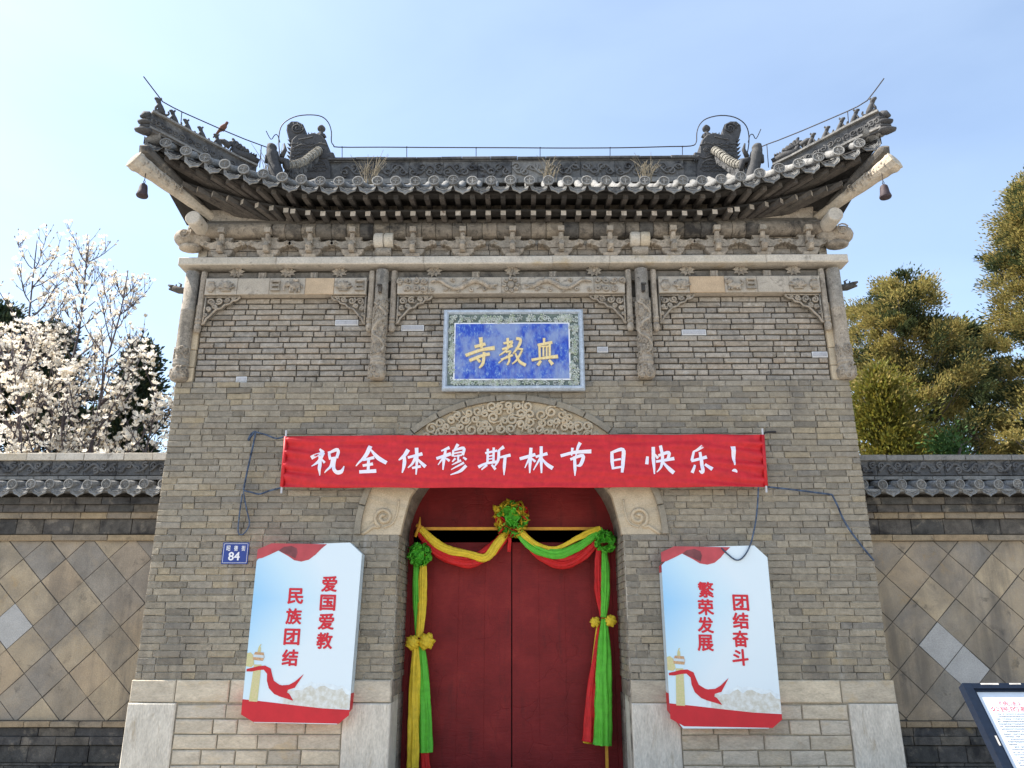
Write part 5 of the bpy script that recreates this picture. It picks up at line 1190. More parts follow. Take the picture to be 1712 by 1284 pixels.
# ---- two posters
def poster(corners, lab, cols_, tilt):
    """corners: photo pixels of the front face outline (8 chamfered corners), clockwise from top-left"""
    y0 = -.20; pts = [P(u, v, y0) for u, v in corners]
    cx = sum(p.x for p in pts) / 8; zc = sum(p.z for p in pts) / 8
    po = thing('poster_board', lab, 'poster', (cx, 0, min(p.z for p in pts)), 'posters hung on the gate wall')
    loc = V(cx, 0, zc); out = [(p.x - cx, p.z - zc) for p in pts]
    q = MB(); q.prism([(x + cx, z + zc) for x, z in out], y0 + .003, -.03); q.build('poster_box', M['side_white'], po)
    q = MB(); q.add([(x, y0, z) for x, z in out[::-1]], [tuple(range(8))]); q.build('printed_face', M['poster'], po, loc=loc)
    for nm_, idx, mt_ in (('red_wrap', (2, 3, 4, 5, 6, 7), 'red_print'), ('scarf_wrap', (6, 7, 0, 1), 'scarf')):
        q = MB(); pw2 = [V(cx + out[i_][0] * 1.003, 0, zc + out[i_][1] * 1.002) for i_ in idx]
        if nm_ == 'red_wrap': pw2[0] = pw2[1].lerp(pw2[0], .10); pw2[-1] = pw2[-2].lerp(pw2[-1], .12)
        else: pw2[0] = pw2[1].lerp(pw2[0], .05); pw2[-1] = pw2[-2].lerp(pw2[-1], .62)
        for a, b_ in zip(pw2[:-1], pw2[1:]): q.add([V(a.x, y0 + .001, a.z), V(b_.x, y0 + .001, b_.z), V(b_.x, -.028, b_.z), V(a.x, -.028, a.z)], [(0, 1, 2, 3)])
        q.build(nm_, M[mt_], po)
    # corner basis for print layout: (a, b) in the unit square of the sheet
    tl = V(out[0][0] - (out[1][0] - out[0][0]) * .0, 0, 0)
    xs_l = lambda b_: lerp(out[6][0], out[7][0], (b_ - .04) / .92); xs_r = lambda b_: lerp(out[3][0], out[2][0], (b_ - .04) / .92)
    zl, zh = min(p[1] for p in out), max(p[1] for p in out)
    def S(a, b_, d=.002): return V(cx + lerp(xs_l(b_), xs_r(b_), a), y0 - d, zc + lerp(zl, zh, b_) + (a - .5) * tilt)
    def shape(name, ab, mat, d): 
        pp = [S(a, b_, d) for a, b_ in ab]; q = MB(); q.add(pp[::-1], [tuple(range(len(pp)))])
        ar = sum(pp[i].x * pp[(i + 1) % len(pp)].z - pp[(i + 1) % len(pp)].x * pp[i].z for i in range(len(pp)))
        if ar > 0: q.f = [tuple(range(len(pp)))[::-1]]
        return q.build(name, M[mat], po)
    def ribbon(name, l1, l2, mat, d):
        q = MB(); n = len(l1); q.add([S(a, b_, d) for a, b_ in l1] + [S(a, b_, d) for a, b_ in l2], [(i, i + 1, n + i + 1, n + i) for i in range(n - 1)]); return q.build(name, M[mat], po)
    # red foot and landscape haze
    rs = random.Random(8)
    ridge_l = [(.0 + k / 24, .155 + (.0 if k < 9 else .02 + .035 * math.sin((k - 9) / 15 * 3.0) + rs.uniform(0, .018))) for k in range(25)]
    ribbon('landscape_print', [(a, .09) for a, b_ in ridge_l][8:], ridge_l[8:], 'print_pale', .0010)
    ridge2 = [(a, b_ - .022 - .008 * math.sin(a * 40)) for a, b_ in ridge_l]; ribbon('hill_print', [(a, .085) for a, b_ in ridge2][9:], ridge2[9:], 'print_haze', .0016)
    for k in range(4): 0 and shape('tower_print', [(.70 + .04 * k, .13), (.712 + .04 * k, .13), (.712 + .04 * k, .19 + .008 * (k % 2)), (.70 + .04 * k, .19 + .008 * (k % 2))], 'print_pale', .0018)
    ft = [(.0, .045), (.0, .125), (.25, .112), (.5, .098), (.75, .085), (1.0, .08), (1.0, .052), (.91, .008), (.12, .008)]
    shape('red_base_print', ft, 'red_print', .0022)
    # red scarf along the top edge
    sc1 = [(.0, .955), (.0, .90), (.05, .905), (.12, .925), (.2, .95), (.3, .918), (.36, .895), (.43, .888), (.5, .90), (.56, .93), (.61, .965), (.66, .992), (.13, .992)]
    shape('scarf_print', sc1, 'scarf', .0022); shape('scarf_fold_print', [(.2, .95), (.25, .972), (.32, .978), (.375, .965), (.385, .94), (.37, .905), (.3, .925)], 'scarf_dark', .0030)
    # ornamental column
    shape('column_print', [(.06, .115), (.14, .113), (.145, .31), (.075, .31)], 'print_gold', .0026); shape('cloud_board_print', [(.0, .30), (.05, .295), (.075, .31), (.06, .36), (.03, .375), (.0, .37)], 'print_gold', .0024)
    shape('capital_print', [(.06, .335), (.155, .33), (.165, .35), (.155, .375), (.075, .378), (.055, .355)], 'print_gold2', .0032); shape('capital_band_print', [(.06, .35), (.16, .346), (.158, .36), (.06, .364)], 'side_white', .0036)
    shape('finial_print', [(.095, .378), (.125, .377), (.125, .40), (.115, .408), (.128, .418), (.115, .42), (.10, .40)], 'print_gold', .0030)
    # flying ribbon
    u1 = [(.01, .285), (.06, .292), (.12, .302), (.18, .305), (.235, .29), (.255, .255), (.275, .225), (.33, .205), (.38, .198), (.42, .19)]
    l1 = [(.01, .272), (.06, .272), (.12, .280), (.17, .283), (.205, .262), (.21, .225), (.235, .185), (.29, .155), (.35, .142), (.405, .16)]
    ribbon('ribbon_print', u1, l1, 'red_print', .0042)
    ribbon('ribbon_tail_print', [(.36, .202), (.42, .205), (.47, .222), (.548, .263)], [(.38, .17), (.42, .18), (.475, .19), (.546, .260)], 'red_print', .0047)
    ribbon('ribbon_tail_print', [(.34, .165), (.39, .17), (.43, .158), (.47, .125)], [(.33, .145), (.38, .137), (.42, .131), (.468, .122)], 'red_print', .0052)
    for txt, (a0, b0), (a1, b1) in cols_:
        for k, ch_ in enumerate(txt):
            t_ = k / 3; c_ = S(lerp(a0, a1, t_), lerp(b0, b1, t_), .003); put_text('red_character', ch_, 'red_letter', po, c_, .170, .166, offset=.034, right=V(1, 0, tilt * .9), up=V(0, 0, 1))
poster([(452, 912), (548, 907), (585, 907), (605, 926), (586, 1186), (563, 1210), (425, 1207), (404, 1184)][0:1] + [(585, 907), (605, 926), (584, 1187), (563, 1211), (425, 1208), (404, 1185), (429, 938)],
       'white and red poster board left of the door with slogan on patriotism', [('爱国爱教', (.715, .762), (.715, .445)), ('民族团结', (.405, .69), (.405, .35))], -.02)
poster([(1136, 915), (1261, 912), (1283, 932), (1307, 1197), (1285, 1218), (1142, 1218), (1120, 1190), (1106, 945)],
       'white and red poster board right of the door with a cord lying over it', [('繁荣发展', (.40, .745), (.36, .45)), ('团结奋斗', (.715, .675), (.67, .375))], -.02)

# ---- garland on its frame
gy = .66
gl = thing('ribbon_garland', 'red, yellow and green ribbon garland draped on an ochre frame at the door', 'garland', (0, gy, 0))
ft = P(711, 884, gy); f2 = P(1004, 884, gy); fb = P(706, 1300, gy); f3 = P(1005, 1300, gy)
def bar(a, b_, w, name):
    d = (b_ - a).normalized(); n_ = V(0, 1, 0); s_ = d.cross(n_).normalized() * w / 2; q = MB(); vs_ = [a - s_ - n_ * w / 2, a + s_ - n_ * w / 2, a + s_ + n_ * w / 2, a - s_ + n_ * w / 2]; vs_ += [p + (b_ - a) for p in vs_]
    q.add(vs_, [(3, 2, 1, 0), (4, 5, 6, 7), (0, 1, 5, 4), (1, 2, 6, 5), (2, 3, 7, 6), (3, 0, 4, 7)]); q.build(name, M['frame_wood'], gl)
bar(ft + V(-.02, 0, 0), f2 + V(.02, 0, 0), .036, 'frame_rail'); bar(V(ft.x, gy, .0), ft - V(0, 0, .019), .034, 'frame_post'); bar(V(f2.x - .02, gy, .0), f2 - V(0, 0, .019), .034, 'frame_post')
def drape(name, pts, rad, mat, folds=9, twist=.6, amp=.42, k=8, sq=.6, sd=1):
    path = smooth_path(pts, k); n = 48; vs_ = []; fs = []; L = len(path); rs = random.Random(sd); ph = rs.uniform(0, 6); ref = V(0, -1, 0)
    rads = [rad] * len(pts) if not hasattr(rad, '__len__') else rad
    for i, p in enumerate(path):
        t_ = i / (L - 1) * (len(pts) - 1); j = min(len(pts) - 2, int(t_)); r_ = lerp(rads[j], rads[j + 1], t_ - j)
        d = (path[min(i + 1, L - 1)] - path[max(0, i - 1)]).normalized(); a = (ref - d * ref.dot(d)).normalized(); b_ = d.cross(a)
        for m_ in range(n):
            th = 2 * math.pi * m_ / n; rr_ = r_ * (1 + amp * (1 - abs(math.sin(folds / 2 * th + twist * i * .12 + ph + .5 * math.sin(i * .31 + sd))) * 1.7) * (.7 + .3 * math.sin(i * .23 + sd)) + .10 * math.sin(2 * th + i * .25 + sd) + .05 * math.sin(5 * th - i * .5))
            vs_.append(p + a * math.cos(th) * rr_ * sq + b_ * math.sin(th) * rr_)
    for i in range(L - 1):
        for m_ in range(n): m2 = (m_ + 1) % n; fs.append((i * n + m_, i * n + m2, (i + 1) * n + m2, (i + 1) * n + m_))
    fs += [tuple(range(n)), tuple(range((L - 1) * n + n - 1, (L - 1) * n - 1, -1))]
    q = MB(); q.add(vs_, fs); o_ = q.build(name, M[mat], gl, smooth=True); return o_
G = lambda u, v, dy=0: P(u, v, gy - .05 + dy)
drape('swag', [G(702, 890), G(722, 912), G(750, 930), G(785, 938), G(815, 925), G(838, 903), G(850, 885)], [0.042, 0.063, 0.071, 0.071, 0.067, 0.059, 0.042], 'red_cloth', sd=1)
drape('swag', [G(704, 884, -.03), G(725, 905, -.04), G(752, 920, -.05), G(782, 926, -.05), G(812, 932, -.05), G(832, 908, -.04), G(852, 884, -.03)], [0.034, 0.042, 0.046, 0.038, 0.042, 0.050, 0.038], 'yellow_cloth', sd=2)
drape('swag', [G(866, 884), G(885, 908), G(910, 930), G(940, 940), G(972, 928), G(995, 905), G(1006, 888)], [0.038, 0.055, 0.067, 0.071, 0.067, 0.059, 0.042], 'red_cloth', sd=3)
drape('swag', [G(864, 884, -.03), G(880, 906, -.05), G(905, 922, -.06), G(935, 926, -.06), G(965, 915, -.05), G(990, 898, -.04), G(1008, 886, -.03)], [0.038, 0.046, 0.050, 0.050, 0.046, 0.042, 0.034], 'green_cloth', sd=4)
drape('swag', [G(864, 880, -.05), G(878, 896, -.07), G(900, 912, -.07), G(930, 916, -.065), G(965, 900, -.06), G(985, 890, -.05), G(1004, 884, -.04)], [0.029, 0.034, 0.029, 0.017, 0.029, 0.034, 0.029], 'yellow_cloth', sd=5)
# side hangings
drape('hanging_ribbon', [G(695, 925), G(696, 960), G(697, 1010), G(700, 1066)], [0.022, 0.037, 0.041, 0.030], 'green_cloth', sd=6)
drape('hanging_ribbon', [G(708, 925, -.02), G(707, 960, -.02), G(706, 1010, -.02), G(701, 1066, -.02)], [0.022, 0.044, 0.048, 0.033], 'yellow_cloth', sd=7)
drape('hanging_ribbon', [G(695, 1080, -.02), G(694, 1130, -.03), G(692, 1190, -.03), G(691, 1245, -.03), G(690, 1283, -.03)], [0.030, 0.052, 0.059, 0.063, 0.063], 'yellow_cloth', 6, sd=8)
drape('hanging_ribbon', [G(705, 1080), G(709, 1130), G(711, 1190), G(712, 1258)], [0.030, 0.056, 0.063, 0.067], 'green_cloth', 6, sd=9)
drape('hanging_ribbon', [G(710, 1255, .02), G(712, 1284, .02), G(712, 1310, .02)], [0.044, 0.048, 0.044], 'red_cloth', 6, sd=10)
drape('hanging_ribbon', [G(1002, 905), G(1000, 940), G(1001, 985), G(1007, 1030)], [0.022, 0.037, 0.044, 0.026], 'red_cloth', sd=11)
drape('hanging_ribbon', [G(1010, 915, -.02), G(1012, 950, -.03), G(1012, 990, -.03), G(1009, 1032, -.02)], [0.022, 0.044, 0.048, 0.030], 'green_cloth', sd=12)
drape('hanging_ribbon', [G(1004, 1040, .02), G(998, 1100, .02), G(990, 1170, .02), G(985, 1240, .02)], [0.022, 0.044, 0.067, 0.081], 'red_cloth', 6, sd=13)
drape('hanging_ribbon', [G(1010, 1035, -.03), G(1010, 1100, -.04), G(1009, 1170, -.05), G(1007, 1246, -.05)], [0.030, 0.078, 0.092, 0.089], 'green_cloth', 8, sd=14)
drape('hanging_ribbon', [G(1000, 1040, .04), G(992, 1130, .05), G(982, 1243, .05)], [0.015, 0.037, 0.044], 'yellow_cloth', 6, sd=15)
drape('hanging_ribbon', [G(852, 890, -.04), G(852, 905, -.04), G(851, 923, -.04)], [0.022, 0.019, 0.018], 'red_cloth', 4, sd=16)
def rosette(name, c, r, mats, n, sd, petal=.36, cup=.5):
    """bow of crumpled cloth loops"""
    rs = random.Random(sd); q = MB()
    for k in range(n):
        th = k * 2.39996; zz = 1 - 1.55 * (k + .5) / n; rr_ = math.sqrt(max(0, 1 - zz * zz)); d = V(rr_ * math.cos(th), -abs(zz) * .8 - .1, rr_ * math.sin(th)); d = (d + V(rs.uniform(-.2, .2), rs.uniform(-.15, .15), rs.uniform(-.2, .2))).normalized()
        a = d.orthogonal().normalized(); a = Matrix.Rotation(rs.uniform(0, 6), 3, d) @ a; b_ = d.cross(a); ctr = c + V(d.x * r * .62, d.y * r * .5, d.z * r * .62); R_ = r * petal * rs.uniform(.8, 1.25); q.cur = rs.randrange(len(mats))
        nn_ = 14; vs_ = [ctr - d * R_ * .35]
        for ring, (f_, hgt) in enumerate(((.55, .15), (1.0, cup), (.82, cup * .8))):
            for i in range(nn_):
                t_ = 2 * math.pi * i / nn_; w = 1 + .18 * math.sin(4 * t_ + k) + rs.uniform(-.07, .07); vs_.append(ctr + (a * math.cos(t_) + b_ * math.sin(t_) * .75) * R_ * f_ * w + d * R_ * (hgt + .2 * math.sin(3 * t_ + k) + rs.uniform(-.08, .08)))
        fs = [(0, 1 + i, 1 + (i + 1) % nn_) for i in range(nn_)]
        for ring in range(2):
            o0, o1 = 1 + ring * nn_, 1 + (ring + 1) * nn_; fs += [(o0 + i, o1 + i, o1 + (i + 1) % nn_, o0 + (i + 1) % nn_) for i in range(nn_)]
        q.add(vs_, fs)
    o_ = q.build(name, [M[m_] for m_ in mats], gl, smooth=True); return o_
rosette('rosette', G(854, 866, -.06), .235, ['green_cloth', 'yellow_cloth', 'green_cloth', 'yellow_cloth', 'red_cloth'], 30, 3, .46)
rosette('rosette', G(702, 928, -.05), .15, ['green_cloth'], 18, 4, .52); rosette('rosette', G(1012, 906, -.06), .135, ['green_cloth'], 18, 5, .52)
def puff(c, r, sd):
    fn = lambda p_: 1 + .08 * math.sin(6 * math.atan2(p_.z, p_.x) + sd + 2 * p_.y) + .10 * math.sin(11 * p_.z + 7 * p_.x + sd) + .08 * math.sin(9 * p_.y + 13 * p_.x)
    q = MB(); q.blob(tuple(c), (r, r * .7, r * .95), 26, 18, fn); q.build('bow', M['yellow_cloth'], gl, smooth=True)
for k_, (c_, r_) in enumerate(((G(690, 1074, -.04), .085), (G(713, 1072, -.05), .095), (G(995, 1040, .0), .06), (G(1021, 1038, -.04), .07))): puff(c_, r_, k_)
q = MB(); p = G(703, 882); q.tube([p + V(-.06, -.02, -.12), p + V(-.01, -.03, .02), p + V(-.005, -.03, .13)], [.02, .022, .006], 6); q.tube([p + V(-.05, -.02, .03), p + V(.05, -.02, -.02)], .025, 6); q.build('tie', M['frame_wood'], gl, smooth=True)

# ================================================================ SIDE WALLS
wy = .6; WX = 8.6
def sz(v): return PZ(v, wy)
def side_wall(sx, lab, seed):
    rs = random.Random(seed); xa, xb = sorted((sx * (HW + .005), sx * WX)); off = 0 if sx < 0 else -.035
    Zz = lambda v, y: PZ(v, y, 135 if sx < 0 else 1590)
    w = thing('courtyard_wall', lab, 'wall', ((xa + xb) / 2, wy + .2, 0), 'walls flanking the gatehouse')
    zt1 = Zz(905, wy); zt0 = Zz(1204, wy)
    core = MB(); core.box(xa, xb, wy + .006, wy + .5, 0, Zz(770, wy) - .05); co = core.build('wall_core', M['mortar_dark'], w)
    # square tiles set as diamonds
    hd = .272; cx0 = PX(18, 1047, wy) if sx < 0 else PX(1574, 1085, wy); cz0 = Zz(1047, wy) if sx < 0 else Zz(1079, wy)
    def clip(poly, ax, val, keep_gt):
        out = []
        for i in range(len(poly)):
            a, b_ = poly[i], poly[(i + 1) % len(poly)]; ia = (a[ax] > val) == keep_gt; ib = (b_[ax] > val) == keep_gt
            if ia: out.append(a)
            if ia != ib: t_ = (val - a[ax]) / (b_[ax] - a[ax]); out.append((a[0] + (b_[0] - a[0]) * t_, a[1] + (b_[1] - a[1]) * t_))
        return out
    for i in range(-22, 23):
        for j in range(-22, 23):
            cx, cz = cx0 + (i + j) * hd, cz0 + (i - j) * hd
            if not (xa - hd < cx < xb + hd and zt0 - hd < cz < zt1 + hd): continue
            g = .005 * 1.4; poly = [(cx - hd + g, cz), (cx, cz - hd + g), (cx + hd - g, cz), (cx, cz + hd - g)]
            for ax, val, kg in ((0, xa, True), (0, xb, False), (1, zt0, True), (1, zt1, False)):
                poly = clip(poly, ax, val, kg) if len(poly) > 2 else poly
            if len(poly) < 3: continue
            ar = abs(sum(poly[k][0] * poly[(k + 1) % len(poly)][1] - poly[(k + 1) % len(poly)][0] * poly[k][1] for k in range(len(poly)))) / 2
            if ar < .002: continue
            new = (i == 0 and j == 0) or (sx > 0 and (i, j) == (0, 1))
            MB().prism([(px_ + rs.uniform(-.004, .004), pz_ + rs.uniform(-.004, .004)) for px_, pz_ in poly], wy - rs.uniform(0, .0025), wy + .014, 0).build('square_tile', M['panel_new'] if new else M['panel'], co)
    def row(name, y0, v0, v1, mat, lo, hi, j=.006, c_=.006, gap=.004):
        z0, z1 = Zz(v0, y0), Zz(v1, y0); x = xa
        while x < xb - .001:
            w_ = rs.uniform(lo, hi); w_ = xb - x if xb - x - w_ < lo * .5 else w_
            MB().cbox(x + gap, x + w_ - gap, y0 + rs.uniform(-.004, .004), wy + .2, z0, z1, c_, j, rs).build(name, M[mat], co); x += w_
    # below the panel
    row('ledge_brick', wy - .06, 1216, 1206.5, 'warmledge', .28, .36); row('base_brick', wy - .025, 1231, 1217, 'dark', .35, .6); row('base_brick', wy - .05, 1246, 1232, 'dark', .3, .45); row('base_brick', wy - .03, 1275, 1247.5, 'dark', .3, .42)
    zb_ = Zz(1275.5, wy); n_ = 3
    for k in range(n_):
        x = xa
        while x < xb - .01:
            w_ = min(rs.uniform(.3, .45), xb - x); MB().cbox(x + .004, x + w_ - .004, wy - .03, wy + .1, zb_ * k / n_ + .003, zb_ * (k + 1) / n_ - .003, .006, .005, rs).build('base_brick', M['dark'], co); x += w_
    # above the panel
    row('ledge_brick', wy - .05, 903.5, 894, 'warmledge', .5, .8); row('band_brick', wy - .03, 893, 868, 'dark', .3, .42); row('ledge_brick', wy - .07, 866.5, 856.5, 'warmledge', .28, .4); row('corbel_brick', wy - .11, 855.5, 843.5, 'dark', .3, .42); row('corbel_brick', wy - .15, 842.5, 831, 'dark', .3, .42)
    # small tiled eave
    ye = wy - .28; ze = Zz(808, ye); ztop = Zz(808, wy - .06) - .03
    q = MB(); q.add([(xa, ye, ze - .07), (xb, ye, ze - .07), (xb, wy + .1, ztop), (xa, wy + .1, ztop), (xa, ye, ze - .10), (xb, ye, ze - .10), (xb, wy + .1, ztop - .1), (xa, wy + .1, ztop - .1)], [(0, 1, 2, 3), (4, 5, 1, 0), (7, 6, 5, 4)]); q.build('eave_slab', M['tile'], co)
    n = 18; st = (xb - xa) / n; bt_ = MB()
    for k in range(n):
        x = xa + st * (k + .5); bt_.tube([V(x, ye + .01, ze - .012), V(x, wy + .05, ztop + .03)], .05, 8)
        obj('tile_end_cap', cap_me, co, (x, ye - .004, ze - .012 + rs.uniform(-.006, .006)), (rs.uniform(-.1, .1), rs.uniform(-.1, .1), 0), (.84, 1, .84))
        if k < n - 1: obj('drip_tile', drip_me, co, (x + st / 2, ye + .01, ze - .018 + rs.uniform(-.006, .006)), (rs.uniform(-.08, .08), 0, 0), (.92, 1, 1.15))
    bt_.build('barrel_tile_field', M['tile'], co, kind='stuff', smooth=True)
    row('fillet_brick', wy - .08, 802, 796, 'ridge_pale', .3, .5)
    zf0, zf1 = Zz(795, wy - .05), Zz(770, wy - .05); pw_ = .42; npn = int((xb - xa) / pw_); pw_ = (xb - xa) / npn
    MB().box(xa, xb, wy - .03, wy + .3, zf0 - .02, zf1 + .01).build('frieze_backing', M['ridge'], co)
    pm = [scroll_panel(pw_, zf1 - zf0, s_ + 4).mesh('carved_block', M['ridge']) for s_ in range(2)]
    for k in range(npn): obj('carved_block', pm[k % 2], co, (xa + pw_ * (k + .5), wy - .05, (zf0 + zf1) / 2), None, (1 if sx < 0 else -1, 1, 1) if False else None)
    row('coping_stone', wy - .10, 769, 757 if sx < 0 else 760, 'slab' if sx < 0 else 'ridge_pale', .35, .6)
    z0 = Zz(757, wy - .1); MB().box(xa, xb, wy + .19, wy + .45, z0 - .12, z0 - .01).build('coping_back', M['ridge_pale'], co)
side_wall(-1, 'tiled courtyard wall with diamond panels left of the gatehouse, below white magnolias', 51)
side_wall(1, 'tiled courtyard wall with diamond panels right of the gatehouse, behind the notice board', 52)

# ================================================================ NOTICE BOARD
nb_tl = P(1607, 1144, -3.0)
nb = thing('notice_board', 'slanted notice board with navy steel frame and printed text at lower right', 'notice board', (nb_tl.x + .9, -3.2, 0))
rgt = V(.998, .03, 0).normalized(); upn = V(-.02, .52, .85).normalized(); nrm = rgt.cross(upn).normalized(); 
if nrm.y > 0: nrm = -nrm
W_, H_ = 1.5, .95
def NBp(a, b_, d=0): return nb_tl + rgt * a - upn * b_ + nrm * d
def slabq(name, a0, a1, b0, b1, d0, d1, mat):
    q = MB(); vs_ = [NBp(a, b_, d) for d in (d0, d1) for b_ in (b0, b1) for a in (a0, a1)]
    q.add(vs_, [(0, 1, 3, 2), (4, 6, 7, 5), (0, 4, 5, 1), (2, 3, 7, 6), (0, 2, 6, 4), (1, 5, 7, 3)]); return q.build(name, M[mat], nb)
fw_ = .066
slabq('frame_bar', 0, fw_, 0, H_, -.05, .02, 'navy'); slabq('frame_bar', W_ - fw_, W_, 0, H_, -.05, .02, 'navy'); slabq('frame_bar', fw_, W_ - fw_, 0, fw_ * .62, -.05, .018, 'navy'); slabq('frame_bar', fw_, W_ - fw_, H_ - fw_, H_, -.05, .018, 'navy')
slabq('frame_lip', fw_, fw_ + .02, fw_ * .62, H_ - fw_, -.04, .004, 'navy'); slabq('frame_lip', fw_ + .02, W_ - fw_, fw_ * .62, fw_ * .62 + .016, -.04, .004, 'navy')
slabq('paper_sheet', fw_ + .02, W_ - fw_, fw_ * .62 + .016, H_ - fw_, -.03, -.012, 'paper')
rs = random.Random(6)
for k in range(6):
    a = .12 + k * .12 + rs.uniform(-.03, .03); slabq('paint_chip', a, a + rs.uniform(.05, .1), .001, .010 + rs.uniform(0, .006), .0185, .0195, 'chip')
slabq('paint_chip', .05, .063, .40, .47, .0205, .0215, 'chip')
put_text('heading', '《宪法》第二章', 'red_ink', nb, NBp(.40, .145, -.0105), .36, .036, rgt, upn, .0); put_text('heading', '公民的基本权利和义务', 'red_ink', nb, NBp(.50, .188, -.0105), .72, .04, rgt, upn, .0)
def lines(a0, a1, sd):
    q = MB(); rs_ = random.Random(sd); b_ = .222; k = 0; para = 0
    while b_ < H_ - fw_ - .03:
        last = rs_.random() < .3; s_ = a0 + (.03 if para == 0 else 0); e = a1 if not last else lerp(s_, a1, rs_.uniform(.1, .8)); para = 0 if last else 1; a = s_
        while a < e:
            l_ = rs_.uniform(.006, .011); hgt = rs_.uniform(.006, .010); vs_ = [NBp(a, b_, -.0108), NBp(a + l_, b_, -.0108), NBp(a + l_, b_ + hgt, -.0108), NBp(a, b_ + hgt, -.0108)]; q.add(vs_, [(3, 2, 1, 0)]); a += l_ + rs_.uniform(.002, .0035) + (.012 if rs_.random() < .06 else 0)
        b_ += .0185
    q.build('small_print', M['ink'], nb)
lines(.145, .46, 1); lines(.50, .82, 2); lines(.86, 1.18, 3)
for a in (.25, W_ - .25):
    p = NBp(a, H_ * .55, -.05); q = MB(); q.tube([p + V(0, .02, 0), V(p.x, p.y + .06, .0)], .03, 8); q.build('leg', M['navy'], nb)

# ================================================================ TREES
def branch_tree(base, top, lean, n_br, seed, spread, r0, twigs=6, rise=.9):
    """returns (trunk mesh builder, list of (pos, dir, heightfrac)) for an upright shrubby tree"""
    rs = random.Random(seed); q = MB(); tips = []
    h_ = top.z - base.z; N_ = 9
    leader = [base.lerp(top, i / N_) + V(rs.uniform(-.06, .06) * h_ * .12 * min(1, i), rs.uniform(-.06, .06) * h_ * .12, 0) * (1 if 0 < i < N_ else 0) for i in range(N_ + 1)]
    lp = smooth_path(leader, 3); q.tube(lp, [lerp(r0, .008, (i / (len(lp) - 1)) ** .8) for i in range(len(lp))], 6)
    for b_ in range(n_br):
        f_ = lerp(.22, .97, (b_ + rs.random()) / n_br); i = int(f_ * (len(lp) - 1)); st = lp[i]; az = rs.uniform(0, 6.28); L = h_ * spread * (1.08 - f_) * rs.uniform(.7, 1.25) + .35
        d = V(math.cos(az), math.sin(az), rise * rs.uniform(.8, 1.5)).normalized(); pts = [st]; p = st
        for k in range(5):
            p = p + d * L / 5; d = (d + V(rs.uniform(-.22, .22), rs.uniform(-.22, .22), rs.uniform(0, .26))).normalized(); pts.append(p)
        r1 = max(.008, lerp(r0 * .5, .009, f_)); q.tube(pts, [lerp(r1, .005, k / 5) for k in range(6)], 5); tips.append((pts[-1], d, f_))
        for tw in range(twigs):
            k = rs.uniform(.8, 5); a = pts[int(k)]; b2 = pts[min(5, int(k) + 1)]; s_ = a.lerp(b2, k - int(k)); dd = (d + V(rs.uniform(-1, 1), rs.uniform(-1, 1), rs.uniform(-.1, .9))).normalized(); L2 = rs.uniform(.16, .42)
            m_ = s_ + dd * L2 * .5; dd2 = (dd + V(0, 0, .4)).normalized(); e = m_ + dd2 * L2 * .5; q.tube([s_, m_, e], [.007, .005, .003], 4); tips.append((e, dd2, f_)); tips.append((m_, dd, f_))
            if rs.random() < .6: e2 = m_ + (dd2 + V(rs.uniform(-.8, .8), rs.uniform(-.8, .8), .3)).normalized() * .16; q.tube([m_, e2], [.004, .003], 3); tips.append((e2, dd2, f_))
    return q, tips
def blossoms(tips, seed, dens, size):
    """magnolia blossoms: six to eight spoon petals each"""
    rs = np.random.default_rng(seed); Vv = []; Ff = []; bud_v = []; bud_f = []
    r2 = random.Random(seed)
    for p, d, f_ in tips:
        if r2.random() > dens(p.z): 
            s = r2.uniform(.025, .04); b = len(bud_v); a = d.orthogonal().normalized() * s * .4; c_ = d.cross(a); bud_v += [p - d * s * .2, p + a + d * s * .5, p - a + d * s * .5, p + c_ + d * s * .5, p - c_ + d * s * .5, p + d * s * 1.6]; bud_f += [(b, b + 1, b + 5, b + 2), (b, b + 3, b + 5, b + 4)]; continue
        d = (d + V(r2.uniform(-.5, .5), r2.uniform(-.5, .5), r2.uniform(-.2, .6))).normalized(); a = d.orthogonal().normalized(); a = Matrix.Rotation(r2.uniform(0, 6.28), 3, d) @ a; b_ = d.cross(a); s = size * r2.uniform(.7, 1.25); op = r2.uniform(.35, 1.25); n = r2.choice((6, 7, 8))
        for k in range(n):
            t_ = 2 * math.pi * k / n + r2.uniform(-.2, .2); o_ = op * r2.uniform(.75, 1.25) * (1.0 if k % 2 else .7); rad = a * math.cos(t_) + b_ * math.sin(t_); tan = b_ * math.cos(t_) - a * math.sin(t_)
            dr = rad * math.sin(o_) + d * math.cos(o_); m_ = p + dr * s * .55 + rad * s * .08; tp_ = p + dr * s * r2.uniform(.9, 1.15) + rad * s * .25 * (op - .6); w = tan * s * .27
            i = len(Vv); Vv += [p, m_ + w, tp_, m_ - w]; Ff.append((i, i + 1, i + 2, i + 3))
    return Vv, Ff, bud_v, bud_f
